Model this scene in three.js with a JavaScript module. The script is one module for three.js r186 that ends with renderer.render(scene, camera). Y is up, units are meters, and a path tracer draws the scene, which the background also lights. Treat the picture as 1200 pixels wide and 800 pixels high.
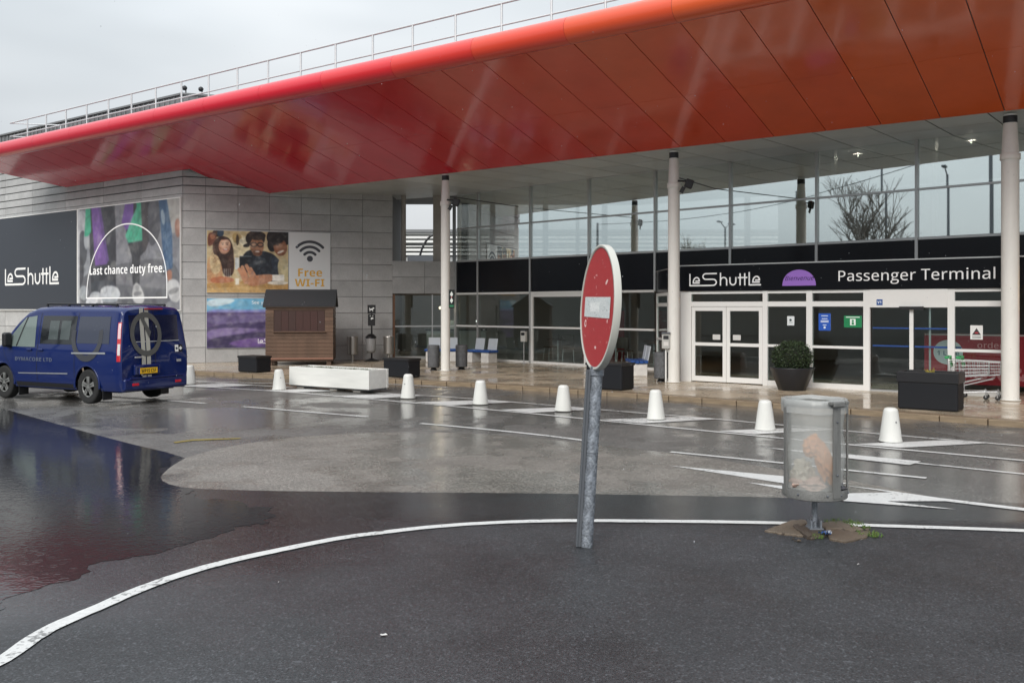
import * as THREE from 'three';
import { mergeGeometries, mergeVertices, toCreasedNormals } from 'three/addons/utils/BufferGeometryUtils.js';
import { RoundedBoxGeometry } from 'three/addons/geometries/RoundedBoxGeometry.js';
import { Brush, Evaluator, SUBTRACTION } from 'three-bvh-csg';

// ------------------------------------------------------------------ camera, sky, sun, exposure
const scene = new THREE.Scene();
const CAM_HEIGHT = 2.0, FOCAL = 1080, HORIZON = 359;            // metres; pixels of the 1200 x 800 photograph
const camera = new THREE.PerspectiveCamera(2 * Math.atan(400 / FOCAL) * 180 / Math.PI, 1.5, 0.1, 1500);
camera.position.set(0, CAM_HEIGHT, 0);
camera.lookAt(0, CAM_HEIGHT, -10);
camera.setViewOffset(1200, 800, 0, 400 - HORIZON, 1200, 800);

const renderer = new THREE.WebGLRenderer({ antialias: true });
renderer.toneMapping = THREE.LinearToneMapping;
renderer.toneMappingExposure = 1.6;
renderer.shadowMap.enabled = true;

// seeded random numbers and tileable noise
function rng(seed) { let a = seed >>> 0; return () => { a = (a + 0x6d2b79f5) | 0; let t = Math.imul(a ^ (a >>> 15), 1 | a); t = (t + Math.imul(t ^ (t >>> 7), 61 | t)) ^ t; return ((t ^ (t >>> 14)) >>> 0) / 4294967296; }; }
const R = rng(7);
const LAT = new Float32Array(65536); { const r = rng(11); for (let i = 0; i < 65536; i++) LAT[i] = r(); }
function vnoise(x, y, per) {                                     // value noise, period "per" cells
  let xi = Math.floor(x), yi = Math.floor(y); const fx = x - xi, fy = y - yi;
  const x0 = ((xi % per) + per) % per, x1 = (x0 + 1) % per, y0 = ((yi % per) + per) % per, y1 = (y0 + 1) % per;
  const sx = fx * fx * (3 - 2 * fx), sy = fy * fy * (3 - 2 * fy);
  const h = (a, b) => LAT[(a * 197 + b * 7919 + a * b * 31) & 65535];
  const p = h(x0, y0), q = h(x1, y0), r = h(x0, y1), s = h(x1, y1);
  return (p + (q - p) * sx) * (1 - sy) + (r + (s - r) * sx) * sy;
}
function fbm(u, v, base, oct, gain = 0.5) { let s = 0, a = 1, t = 0, f = base; for (let i = 0; i < oct; i++) { s += a * vnoise(u * f, v * f, f); t += a; a *= gain; f *= 2; } return s / t; }
const clamp = (x, a = 0, b = 1) => Math.min(b, Math.max(a, x));
const smooth = (a, b, x) => { const t = clamp((x - a) / (b - a)); return t * t * (3 - 2 * t); };
const lerp = (a, b, t) => a + (b - a) * t;

// overcast sky: brighter towards the zenith, with drifting cloud
{
  const w = 1024, h = 512, d = new Float32Array(w * h * 4);
  for (let j = 0; j < h; j++) for (let i = 0; i < w; i++) {
    const el = ((j + 0.5) / h - 0.5) * Math.PI, s = Math.max(0, Math.sin(el));
    const u = i / w, v = j / h;
    const wob = fbm(u + 0.13, v, 8, 4) - 0.5;
    const c = fbm(u + wob * 0.05, v * 1.6 + wob * 0.06, 6, 6, 0.55) - 0.5, c2 = fbm(u + 0.37, v * 2.3, 16, 5, 0.55) - 0.5;
    const L = 0.295 * (1 + 2.6 * s) * (1 + 0.8 * c + 0.3 * c2);
    const k = (j * w + i) * 4, cool = clamp(0.5 - c * 1.6);
    d[k] = L * lerp(0.99, 0.86, cool); d[k + 1] = L * lerp(1.02, 0.965, cool); d[k + 2] = L * lerp(1.045, 1.05, cool); d[k + 3] = 1;
  }
  const sky = new THREE.DataTexture(d, w, h, THREE.RGBAFormat, THREE.FloatType);
  sky.mapping = THREE.EquirectangularReflectionMapping; sky.magFilter = THREE.LinearFilter; sky.wrapS = THREE.RepeatWrapping; sky.needsUpdate = true;
  scene.background = sky; scene.environment = sky;
}
const sun = new THREE.DirectionalLight(0xfffaf3, 1.5);
sun.position.set(-20, 38, 34); sun.target.position.set(0, 0, -15);
sun.castShadow = true; sun.shadow.radius = 60; sun.shadow.mapSize.set(2048, 2048);
Object.assign(sun.shadow.camera, { left: -45, right: 45, top: 45, bottom: -45, near: 1, far: 160 });
scene.add(sun, sun.target);

// ------------------------------------------------------------------ helpers
const lin = (r, g, b) => new THREE.Color().setRGB(r, g, b);
const M = (color, roughness = 0.7, more = {}) => new THREE.MeshPhysicalMaterial({ color: Array.isArray(color) ? lin(...color) : color, roughness, ...more });
const used = new Map();
function numbered(name) { const n = used.get(name) ?? 0; used.set(name, n + 1); return n ? `${name}_${String(n).padStart(3, '0')}` : name; }
function tag(o, label, category, group) { o.userData.label = label; if (category) o.userData.category = category; if (group) o.userData.group = group; return o; }
function thing(name, label, category, x = 0, y = 0, z = 0, turn = 0, group) {
  const o = new THREE.Group(); o.name = numbered(name); o.position.set(x, y, z); o.rotation.y = turn; scene.add(o);
  return tag(o, label, category, group);
}
function copyOf(o, label, x, y, z, turn) { const c = o.clone(); c.name = numbered(o.name.replace(/_\d{3}$/, '')); c.position.set(x, y, z); if (turn !== undefined) c.rotation.y = turn; c.userData = { ...o.userData, label: label ?? o.userData.label }; scene.add(c); return c; }
function part(name, geo, mat, parent, x = 0, y = 0, z = 0, ry = 0) {
  const m = new THREE.Mesh(geo, mat); m.name = name; m.position.set(x, y, z); m.rotation.y = ry; m.castShadow = m.receiveShadow = true; parent.add(m); return m;
}
function structure(name, geo, mat) { const m = part(numbered(name), geo, mat, scene); m.userData.kind = 'structure'; return m; }
function merge(list) { return mergeGeometries(list.map((g) => { const n = g.index ? g.toNonIndexed() : g; for (const k of Object.keys(n.attributes)) if (!['position', 'normal', 'uv'].includes(k)) n.deleteAttribute(k); return n; })); }
const boxes = new Map();
function boxG(w, h, d) {                                         // box with uv in metres
  const key = [w, h, d].map((v) => v.toFixed(3)).join(); if (boxes.has(key)) return boxes.get(key);
  const g = new THREE.BoxGeometry(w, h, d), uv = g.attributes.uv, n = g.attributes.normal;
  for (let i = 0; i < uv.count; i++) { const ax = Math.abs(n.getX(i)) > 0.5, ay = Math.abs(n.getY(i)) > 0.5; uv.setXY(i, uv.getX(i) * (ax ? d : w), uv.getY(i) * (ay ? d : h)); }
  boxes.set(key, g); return g;
}
const bx = (w, h, d, x = 0, y = 0, z = 0, ry = 0) => { const g = new THREE.BoxGeometry(w, h, d); if (ry) g.rotateY(ry); return g.translate(x, y, z); };
const rbx = (w, h, d, r, x = 0, y = 0, z = 0, s = 2) => new RoundedBoxGeometry(w, h, d, s, r).translate(x, y, z);
const V3 = (x, y, z) => new THREE.Vector3(x, y, z);
function rod(a, b, r, seg = 8, r2 = r) {
  const p = V3(...a), q = V3(...b), L = p.distanceTo(q), g = new THREE.CylinderGeometry(r2, r, L, seg);
  g.applyQuaternion(new THREE.Quaternion().setFromUnitVectors(V3(0, 1, 0), q.clone().sub(p).normalize()));
  return g.translate((p.x + q.x) / 2, (p.y + q.y) / 2, (p.z + q.z) / 2);
}
const cyl = (r0, r1, h, x = 0, y = 0, z = 0, seg = 24) => new THREE.CylinderGeometry(r1, r0, h, seg).translate(x, y + h / 2, z);   // r0 bottom, r1 top, y base
const lathe = (pts, seg = 28) => new THREE.LatheGeometry(pts.map((p) => new THREE.Vector2(p[0], p[1])), seg);
// a point of the photograph on a level plane of height y: the ground or the pavement that a thing stands on
function gp(px, py, y = 0) { const Z = (CAM_HEIGHT - y) * FOCAL / (py - HORIZON); return [(px - 600) / FOCAL * Z, -Z]; }
// the terminal's own axes: u along the row of columns, n out towards the road, origin at the column by the shop window
const O = [-1.955, -27.07], UX = 0.8059, UZ = 0.5921, TURN = -Math.atan2(UZ, UX);
const W = (u, n) => [O[0] + u * UX - n * UZ, O[1] + u * UZ + n * UX];
const Tof = ([x, z]) => { const a = x - O[0], b = z - O[1]; return [a * UX + b * UZ, -a * UZ + b * UX]; };
function tThing(name, label, category, u = 0, y = 0, n = 0, turn = 0, group) { const [x, z] = W(u, n); return thing(name, label, category, x, y, z, TURN + turn, group); }
// a straight wall between two (u, n) points: s runs along it, o outwards
function run(u0, n0, u1, n1) {
  const L = Math.hypot(u1 - u0, n1 - n0), du = (u1 - u0) / L, dn = (n1 - n0) / L, ang = -Math.atan2(dn, du);
  return { L, ang, at: (s, o) => [u0 + du * s - dn * o, n0 + dn * s + du * o] };
}
function onRun(w, name, mat, parent, s0, s1, y0, y1, o0, o1) {   // a box on that wall
  const [u, n] = w.at((s0 + s1) / 2, (o0 + o1) / 2);
  return part(name, boxG(s1 - s0, y1 - y0, o1 - o0), mat, parent, u, (y0 + y1) / 2, n, w.ang);
}
function dataTex(size, fn, srgb, rep = 1) {
  const d = new Uint8Array(size * size * 4);
  for (let j = 0; j < size; j++) for (let i = 0; i < size; i++) { const c = fn(i / size, j / size, i, j), k = (j * size + i) * 4; d[k] = clamp(c[0]) * 255; d[k + 1] = clamp(c[1]) * 255; d[k + 2] = clamp(c[2]) * 255; d[k + 3] = 255; }
  const t = new THREE.DataTexture(d, size, size); t.wrapS = t.wrapT = THREE.RepeatWrapping; t.magFilter = THREE.LinearFilter; t.repeat.set(1 / rep, 1 / rep); if (srgb) t.colorSpace = THREE.SRGBColorSpace; t.needsUpdate = true; return t;
}
const grey = (v) => [v, v, v];
const sr = (v) => (v <= 0.0031308 ? v * 12.92 : 1.055 * v ** (1 / 2.4) - 0.055);
function canvasTex(w, h, draw) { const c = document.createElement('canvas'); c.width = w; c.height = h; const x = c.getContext('2d'); draw(x, w, h); const t = new THREE.CanvasTexture(c); t.colorSpace = THREE.SRGBColorSpace; t.anisotropy = 8; return t; }
function alike(t, ox, oy, rep) { const c = t.clone(); c.offset.set(ox, oy); if (rep) c.repeat.set(1 / rep, 1 / rep); c.needsUpdate = true; return c; }

// ------------------------------------------------------------------ shared materials
const grain = dataTex(1024, (u, v) => { const f = fbm(u, v, 8, 5, 0.6), s = R(); return grey(0.5 + (f - 0.5) * 0.35 + (s - 0.5) * 0.5); }, false, 3);
const grainBump = dataTex(1024, (u, v) => grey(0.35 * fbm(u, v, 128, 2) + 0.65 * R()), false, 2.6);
const tarmacMap = dataTex(1024, (u, v) => {
  const r = R(), f = fbm(u + 0.3, v, 4, 6, 0.6), g = vnoise(u * 256, v * 256, 256), q = vnoise(u * 384 + 7, v * 384, 384);
  const stone = smooth(0.72, 0.92, g) * 0.075 + (r > 0.95 ? 0.05 : 0), b = 0.027 * (0.4 + 1.2 * f) * (0.3 + 1.4 * q) + stone * 0.6; return [sr(b * 0.96), sr(b), sr(b * 1.1)];
}, true, 3.1);
const roadMap = dataTex(1024, (u, v) => {
  const r = R(), f = fbm(u + 0.1, v + 0.6, 4, 6, 0.6), g = vnoise(u * 200, v * 200, 200), q = vnoise(u * 320 + 5, v * 320, 320);
  const stone = smooth(0.7, 0.95, g) * 0.12 + (r > 0.93 ? 0.07 : 0), b = 0.112 * (0.64 + 0.72 * f) * (0.45 + 1.1 * q) + stone * 0.7; return [sr(b * 1.04), sr(b), sr(b * 0.95)];
}, true, 3.7);
const patchMap = dataTex(1024, (u, v) => {
  const r = R(), f = fbm(u + 0.7, v + 0.2, 4, 6, 0.6), g = vnoise(u * 200, v * 200, 200), q = vnoise(u * 300 + 3, v * 300, 300);
  const stone = smooth(0.66, 0.95, g) * 0.2 + (r > 0.92 ? 0.1 : 0), b = 0.155 * (0.6 + 0.8 * f) * (0.45 + 1.1 * q) + stone * 0.6; return [sr(b * 1.08), sr(b), sr(b * 0.9)];
}, true, 3.3);
// the film of rainwater: smooth where it stands, rough where stones show
const wetTar = dataTex(1024, (u, v) => {                       // one sheet of 46 m, x from -28 and depth from 0: damp ground, wettest round the standing water
  const x = -28 + u * 46, z = -(v * 46), px = 600 + FOCAL * x / Math.max(1, -z), py = HORIZON + CAM_HEIGHT * FOCAL / Math.max(1, -z);
  const f = fbm(u, v, 14, 6, 0.55), g = fbm(u + 0.4, v, 90, 3), left = smooth(620, 300, px) * smooth(760, 690, py + 0.14 * px) , strip = smooth(622, 606, py), wet = clamp(Math.max(left, strip * 0.9) + (f - 0.5) * 1.5 + (g - 0.5) * 0.5);
  return grey(lerp(lerp(0.36, 0.62, smooth(0.38, 0.6, f + (g - 0.5) * 0.2)), 0.09, wet)); }, false, 46);
wetTar.offset.set(28 / 46, 0);
const wetRoad = dataTex(1024, (u, v) => { const f = fbm(u + 0.2, v, 6, 6, 0.55), g = fbm(u + 0.4, v, 48, 3); return grey(lerp(0.1, 0.46, smooth(0.43, 0.64, f + (g - 0.5) * 0.3))); }, false, 16);
const mat = {
  road: M(0xffffff, 1, { map: roadMap, roughnessMap: wetRoad, bumpMap: grainBump, bumpScale: 0.0009 }),
  patch: M(0xffffff, 1, { map: patchMap, roughnessMap: alike(wetRoad, 0.3, 0.1), bumpMap: grainBump, bumpScale: 0.001 }),
  tarmac: M(0xffffff, 1, { map: tarmacMap, roughnessMap: wetTar, bumpMap: grainBump, bumpScale: 0.0011 }),
};
// ------------------------------------------------------------------ ground
const flat = (pts, y, holes) => {                                // polygon of world [x, z] points as a level sheet, uv in metres
  const s = new THREE.Shape(pts.map(([x, z]) => new THREE.Vector2(x, -z)));
  return new THREE.ShapeGeometry(s).rotateX(-Math.PI / 2).translate(0, y, 0);
};
const poly = (px, y) => flat(px.map(([a, b]) => gp(a, b)), y);
const spline = (px, n = 60) => { const c = new THREE.CatmullRomCurve3(px.map(([a, b]) => { const g = gp(a, b); return V3(g[0], 0, g[1]); }), false, 'centripetal'); return c.getSpacedPoints(n).map((p) => [p.x, p.z]); };
function strip(pts, w, y, ragged = 0) {                          // a painted line of width w along world points
  const L = [], Q = [], r = rng(91);
  pts.forEach((p, i) => {
    const a = pts[Math.max(0, i - 1)], b = pts[Math.min(pts.length - 1, i + 1)], dx = b[0] - a[0], dz = b[1] - a[1], d = Math.hypot(dx, dz), nx = -dz / d, nz = dx / d;
    const k = w / 2 * (1 + ragged * (r() - 0.5)), m = w / 2 * (1 + ragged * (r() - 0.5));
    L.push([p[0] + nx * k, p[1] + nz * k]); Q.push([p[0] - nx * m, p[1] - nz * m]);
  });
  return flat([...L, ...Q.reverse()], y);
}
const ground = structure('ground', flat([[-400, -500], [400, -500], [400, 300], [-400, 300]], 0), mat.road);

// newer dark tarmac: the left turn and the island in front
const tarTop = [[-420, 392], [-260, 420], [-90, 453], [0, 478], [60, 495], [110, 509], [160, 522], [195, 530], [217, 537]];
const tarCurve = spline([[217, 537], [203, 545], [193, 553], [188, 560], [196, 567], [220, 572], [300, 575], [400, 576.5], [640, 578.5], [900, 583], [1200, 590], [1500, 600]], 50);
const tarBottom = [gp(2600, 640), [40, -1], [40, 12], [-60, 12], [-60, -30]];
const tarPts = [...tarTop.slice(0, -1).map(([a, b]) => gp(a, b)), ...tarCurve, ...tarBottom];
structure('tarmac', flat(tarPts, 0.004), mat.tarmac);

// worn lighter patch of old surfacing beside it
const patchTop = spline([[217, 537], [236, 531], [270, 523], [320, 515.5], [380, 510], [440, 507], [520, 507], [600, 511], [690, 520], [800, 533], [900, 548], [1000, 564], [1090, 582]], 50);
structure('old_surfacing', flat([...tarCurve.filter(([x, z]) => x < gp(1080, 587)[0]), ...patchTop.reverse()], 0.0045), mat.patch);

// standing rainwater in the gutter of the left turn and along the strip behind the white line
const rip = dataTex(512, (u, v) => { let h = 0; h = 0.5 * fbm(u, v, 24, 3) + 0.5 * fbm(u + 0.5, v + 0.3, 64, 2); return grey(h); }, false, 1.9);
{ // small rings where rain falls
  const d = rip.image.data, r = rng(5);
  for (let k = 0; k < 210; k++) { const cx = r() * 512, cy = r() * 512, R0 = 3 + r() * 9, A = 40 + 60 * r();
    for (let j = -16; j <= 16; j++) for (let i = -16; i <= 16; i++) { const q = Math.hypot(i, j), a = A * Math.exp(-((q - R0) ** 2) / 3) * 0.7; const x = (Math.round(cx) + i + 512) % 512, y = (Math.round(cy) + j + 512) % 512, o = (y * 512 + x) * 4; d[o] = d[o + 1] = d[o + 2] = clamp(d[o] + a, 0, 255); } }
}
const rip2 = alike(rip, 0.2, 0.4, 3.3);
mat.water = M([0.024, 0.024, 0.027], 0.07, { ior: 1.34, bumpMap: rip, bumpScale: 0.001 });
mat.film = M([0.026, 0.026, 0.03], 0.16, { ior: 1.34, bumpMap: rip2, bumpScale: 0.0022 });
// a sheet of water: cells of a fine grid where the field is above zero, their shoreline cut by marching squares
function pool(field, x0, x1, z0, z1, cell, y) {
  const nx = Math.ceil((x1 - x0) / cell), nz = Math.ceil((z1 - z0) / cell), F = new Float32Array((nx + 1) * (nz + 1)), pos = [], idx = [];
  for (let j = 0; j <= nz; j++) for (let i = 0; i <= nx; i++) F[j * (nx + 1) + i] = field(x0 + i * cell, z0 + j * cell);
  for (let j = 0; j < nz; j++) for (let i = 0; i < nx; i++) {
    const c = [[i, j], [i, j + 1], [i + 1, j + 1], [i + 1, j]], v = c.map(([a, b]) => F[b * (nx + 1) + a]), out = [];
    if (v.every((q) => q <= 0)) continue;
    for (let k = 0; k < 4; k++) { const m = (k + 1) % 4, p = c[k], q = c[m]; if (v[k] > 0) out.push(p); if ((v[k] > 0) !== (v[m] > 0)) { const t = v[k] / (v[k] - v[m]); out.push([lerp(p[0], q[0], t), lerp(p[1], q[1], t)]); } }
    const o = pos.length / 3; for (const [a, b] of out) pos.push(x0 + a * cell, y, z0 + b * cell); for (let k = 1; k < out.length - 1; k++) idx.push(o, o + k, o + k + 1);
  }
  const g = new THREE.BufferGeometry(), n = pos.length / 3, uv = new Float32Array(n * 2), nr = new Float32Array(n * 3); for (let i = 0; i < n; i++) { uv[i * 2] = pos[i * 3]; uv[i * 2 + 1] = -pos[i * 3 + 2]; nr[i * 3 + 1] = 1; }
  g.setAttribute('position', new THREE.Float32BufferAttribute(pos, 3)); g.setAttribute('normal', new THREE.Float32BufferAttribute(nr, 3)); g.setAttribute('uv', new THREE.Float32BufferAttribute(uv, 2)); g.setIndex(idx); return g;
}
function inside(pts, x, z) {                                     // distance to a polygon's edge, positive within
  let d = 1e9, inn = false;
  for (let i = 0, j = pts.length - 1; i < pts.length; j = i++) { const [ax, az] = pts[i], [bx_, bz] = pts[j]; if ((az > z) !== (bz > z) && x < (bx_ - ax) * (z - az) / (bz - az) + ax) inn = !inn; const ex = bx_ - ax, ez = bz - az, t = clamp(((x - ax) * ex + (z - az) * ez) / (ex * ex + ez * ez)); d = Math.min(d, Math.hypot(ax + t * ex - x, az + t * ez - z)); }
  return inn ? d : -d;
}
const shore = (x, z, amp) => amp * (fbm(x / 12 + 5, z / 12 + 5, 16, 6, 0.62) - 0.5);
const wetLeft = [[-300, 452], [0, 470], [217, 530], [212, 555], [230, 584], [290, 588], [318, 594], [300, 610], [245, 632], [185, 650], [115, 674], [40, 700], [-60, 726], [-300, 726]].map(([a, b]) => gp(a, b)), tarEdge = tarPts;
structure('puddle', pool((x, z) => Math.min(inside(tarEdge, x, z) - 0.015, inside(wetLeft, x, z) * 0.8 + shore(x, z, 0.8)), -13, -1.5, -19, -5, 0.045, 0.006), mat.water);

// paint
const paintMap = dataTex(1024, (u, v) => { const f = fbm(u, v, 6, 6, 0.6), g = fbm(u, v, 90, 2), worn = smooth(0.72, 0.86, f * 0.6 + g * 0.55 + R() * 0.1); const b = lerp(0.62 + 0.16 * (g - 0.5), 0.16, worn * 0.9); return [sr(b), sr(b), sr(b * 0.98)]; }, true, 2.4);
mat.paint = M(0xffffff, 0.42, { map: paintMap, bumpMap: grainBump, bumpScale: 0.0006 });
// painted concrete and steel: faint grime, a few chips
const coatMap = dataTex(512, (u, v) => { const f = fbm(u, v, 5, 5, 0.6), g = fbm(u + 0.4, v, 60, 2), chip = smooth(0.79, 0.85, g * 0.6 + f * 0.4 + R() * 0.06); const b = lerp(0.86 + 0.2 * (f - 0.5), 0.4, chip); return [sr(b), sr(b * 0.995), sr(b * 0.97)]; }, true, 1);
mat.yellowPaint = M([0.42, 0.31, 0.05], 0.5, { map: paintMap });
const marking = (name, geo, m = mat.paint) => part(name, geo, m, ground);
// the curved edge line of the island
marking('edge_line', strip(spline([[-140, 842], [-60, 806], [0, 776], [55, 740], [115, 713], [170, 689.5], [225, 670.5], [272, 658], [331, 645], [400, 631.5], [451, 624.8], [506, 618.6], [570, 614], [620, 612], [680, 611.2], [760, 611.8], [843, 612.6], [933, 614.4], [1060, 618], [1200, 623], [1400, 632]], 140), 0.112, 0.0125, 0.13));
const lineA = [[150, 449], [212, 452], [340, 459.8], [420, 466.6], [600, 482.6], [780, 500.4], [990, 520.8], [1200, 540], [1500, 569]];
const lineB = [[230, 447.5], [330, 453.5], [400, 458], [486, 463], [556, 467.6], [600, 471.3], [650, 475.4], [708, 480.6], [764, 485.2], [830, 490.5], [886, 495.6], [990, 505], [1060, 511.2], [1200, 523], [1500, 549]];
marking('edge_line', strip(spline(lineA, 60), 0.1, 0.008, 0.12));
marking('edge_line', strip(spline(lineB, 60), 0.09, 0.0082, 0.12));
marking('kerb_line', strip(spline([[200, 445.5], [300, 449], [452, 450.3], [524, 454]], 20), 0.1, 0.008, 0.12));
for (const q of [   // slanted bars between the two edge lines, one under each bollard
  [[1002, 520.8], [1108, 516.3], [1160, 519.6], [1056, 525.2]], [[842, 505.2], [930, 501.8], [972, 504.2], [884, 509.4]], [[706, 492], [800, 488.8], [842, 491.4], [752, 496.4]], [[586, 480.4], [668, 477.3], [704, 479.8], [622, 484]],
  [[486, 471.6], [570, 469], [606, 471.3], [528, 475.4]], [[396, 464.2], [462, 461.6], [500, 463.8], [436, 467.2]], [[310, 457.4], [372, 455.5], [404, 457.8], [346, 460]], [[206, 452.4], [262, 449.4], [300, 451.5], [246, 454.4]]])
  marking('slanted_bar', poly(q, 0.0096));
marking('lane_line', strip(spline([[60, 459], [110, 463.2], [200, 469.8], [241, 473]], 20), 0.1, 0.008, 0.15));
marking('lane_line', strip(spline([[284, 476.6], [430, 488.6]], 12), 0.1, 0.008, 0.15));
marking('lane_line', strip(spline([[493, 496.4], [560, 502.4], [640, 510.8], [700, 518.5]], 14), 0.1, 0.008, 0.15));
marking('lane_line', strip(spline([[786, 529.8], [918, 543], [1000, 552], [1086, 560.6]], 14), 0.09, 0.008, 0.15));
marking('lane_line', strip(spline([[1072, 542.6], [1200, 555.8], [1400, 577]], 14), 0.075, 0.008, 0.15));
marking('arrow_shaft', poly([[896, 524.8], [990, 532.4], [1080, 541.2], [1066, 545.4], [990, 537]], 0.0094));
marking('arrow_head', poly([[784, 546], [918, 558.6], [998, 567.6], [920, 567.2]], 0.0096));
marking('arrow_head', poly([[876, 566], [930, 571.4], [990, 579], [1046, 577.6], [990, 569.6], [1030, 574], [1100, 584], [1200, 596], [1320, 611], [1320, 614.5], [1200, 599.2], [1108, 588], [1040, 588.2], [1122, 597.8], [990, 588], [918, 574]], 0.0098));
marking('faint_mark', poly([[203, 518.4], [225, 515.2], [282, 513.6], [281, 514.6], [226, 516.6], [205, 519.6]], 0.008), mat.yellowPaint);

// the pavement under the canopy, its kerb stones, and the terminal's floor
const kerbPx = [[-420, 405], [-150, 423], [60, 432], [230, 439], [318, 443.6], [420, 447.4], [500, 450.5], [572, 454.8], [640, 459.2], [688, 462.4], [780, 469], [840, 473.3], [918, 479.4], [990, 485], [1200, 501.4], [1500, 524], [2200, 590]];
const kerb = spline(kerbPx, 90);
const slabTex = dataTex(1024, (u, v) => { const f = fbm(u, v, 5, 6, 0.6), g = fbm(u, v * 1, 60, 3), s = R(); const b = 0.42 * (0.62 + 0.76 * f) * (0.86 + 0.28 * g) * (0.94 + 0.12 * s); return [sr(b * 1.14), sr(b * 0.95), sr(b * 0.7)]; }, true, 3.4);
const slabWet = dataTex(512, (u, v) => grey(lerp(0.1, 0.34, smooth(0.35, 0.65, fbm(u, v, 6, 5, 0.6)))), false, 5.3);
mat.paving = M(0xffffff, 1, { map: slabTex, roughnessMap: slabWet, bumpMap: alike(rip, 0, 0, 4.1), bumpScale: 0.0012 });
mat.kerb = M(0xffffff, 0.4, { map: alike(slabTex, 0.4, 0.2, 1.7), color: lin(0.52, 0.47, 0.42) });
const back = [W(30, -9), W(-3.9, -9), W(-9, -4), W(-40, 2)];
// paving up to 0.3 m from the edge, then kerb stones
const inner = kerb.map((p, i) => { const a = kerb[Math.max(0, i - 1)], b = kerb[Math.min(kerb.length - 1, i + 1)], dx = b[0] - a[0], dz = b[1] - a[1], d = Math.hypot(dx, dz); return [p[0] + dz / d * 0.3, p[1] - dx / d * 0.3]; });
const pavement = structure('pavement', flat([...inner, ...back], 0.1), mat.paving);
for (let i = 0; i < kerb.length - 1; i++) {
  const a = kerb[i], b = kerb[i + 1], L = Math.hypot(b[0] - a[0], b[1] - a[1]); if (a[0] < -16 || a[0] > 16) continue;
  const n = Math.max(1, Math.round(L / 1.0));
  for (let k = 0; k < n; k++) {
    const t = (k + 0.5) / n, x = lerp(a[0], b[0], t), z = lerp(a[1], b[1], t), dx = (b[0] - a[0]) / L, dz = (b[1] - a[1]) / L;
    part('kerb_stone', rbx(Math.round((L / n - 0.012) * 100) / 100, 0.14, 0.3, 0.012, 0, 0, 0, 1), mat.kerb, pavement, x + dz * 0.148, 0.032 + (R() - 0.5) * 0.004, z - dx * 0.148, -Math.atan2(dz, dx));
  }
}
// ------------------------------------------------------------------ the stone clad block on the left
const stoneTex = dataTex(1024, (u, v) => { const f = fbm(u, v, 6, 6, 0.6), s = R(), g = fbm(u + 0.2, v, 200, 1); const b = 0.42 * (0.8 + 0.44 * f) * (0.9 + 0.2 * g) * (0.93 + 0.14 * s); return [sr(b * 0.99), sr(b * 0.99), sr(b * 0.985)]; }, true, 2.7);
mat.stone = [0.92, 0.97, 1.0, 1.05].map((k, i) => M(lin(k, k, k), 0.62, { map: alike(stoneTex, i * 0.27, i * 0.43) }));
mat.joint = M([0.16, 0.16, 0.16], 0.9);
mat.clad = M([0.2, 0.205, 0.21], 0.5, { metalness: 0.3 });
mat.cladDark = M([0.15, 0.155, 0.16], 0.55, { metalness: 0.3 });
mat.whiteMetal = M([0.8, 0.8, 0.78], 0.38, {});
mat.alu = M([0.5, 0.51, 0.51], 0.35, { metalness: 0.55 });
mat.black = M([0.012, 0.012, 0.014], 0.42);
mat.darkPanel = M([0.006, 0.007, 0.011], 0.2, { specularIntensity: 0.45 });
const sheet = (shape, y0, y1, holes) => new THREE.ExtrudeGeometry(new THREE.Shape(shape.map(([u, n]) => new THREE.Vector2(u, -n))), { depth: y1 - y0, bevelEnabled: false }).rotateX(-Math.PI / 2).translate(0, y0, 0);

const block = tThing('stone_building', 'grey stone clad block with billboards, standing left of the glazed entrance hall', 'building');
const FA = run(-34.6, 2.3, -9.6, 2.3), FB = run(-9.6, 2.3, -5.49, -3.51);
part('core', sheet([[-34.6, 2.24], [-9.63, 2.24], [-5.55, -3.53], [-9, -8], [-34.6, -8]], 0.02, 9.0), mat.joint, block);
function tiles(w, edges, y0s) {
  for (let r = 0; r < y0s.length - 1; r++) for (let c = 0; c < edges.length - 1; c++) {
    const g = y0s[r] >= 5.7 ? 0.034 : 0.009, o = 0.004 * (R() - 0.5);
    onRun(w, 'stone_panel', mat.stone[Math.floor(R() * 4)], block, edges[c] + 0.006, edges[c + 1] - 0.006, y0s[r] + 0.006, y0s[r + 1] - g, -0.05, 0.0 + o);
  }
}
const rows = [0.1, 0.62]; while (rows[rows.length - 1] < 5.78) rows.push(+(rows[rows.length - 1] + 0.5745).toFixed(3)); for (let k = 1; k <= 7; k++) rows.push(5.79 + 0.29 * k);
const rowsB = rows.slice(0, -4);
tiles(FA, [2.6, 5.1, 7.6, 10.1, 12.6, 14.88, 17.43, 20.1, 22.55, 24.985], rows);
tiles(FB, [0.012, 0.73, 1.78, 2.82, 3.9, 4.9, 6.04, 7.12], rowsB);
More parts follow.
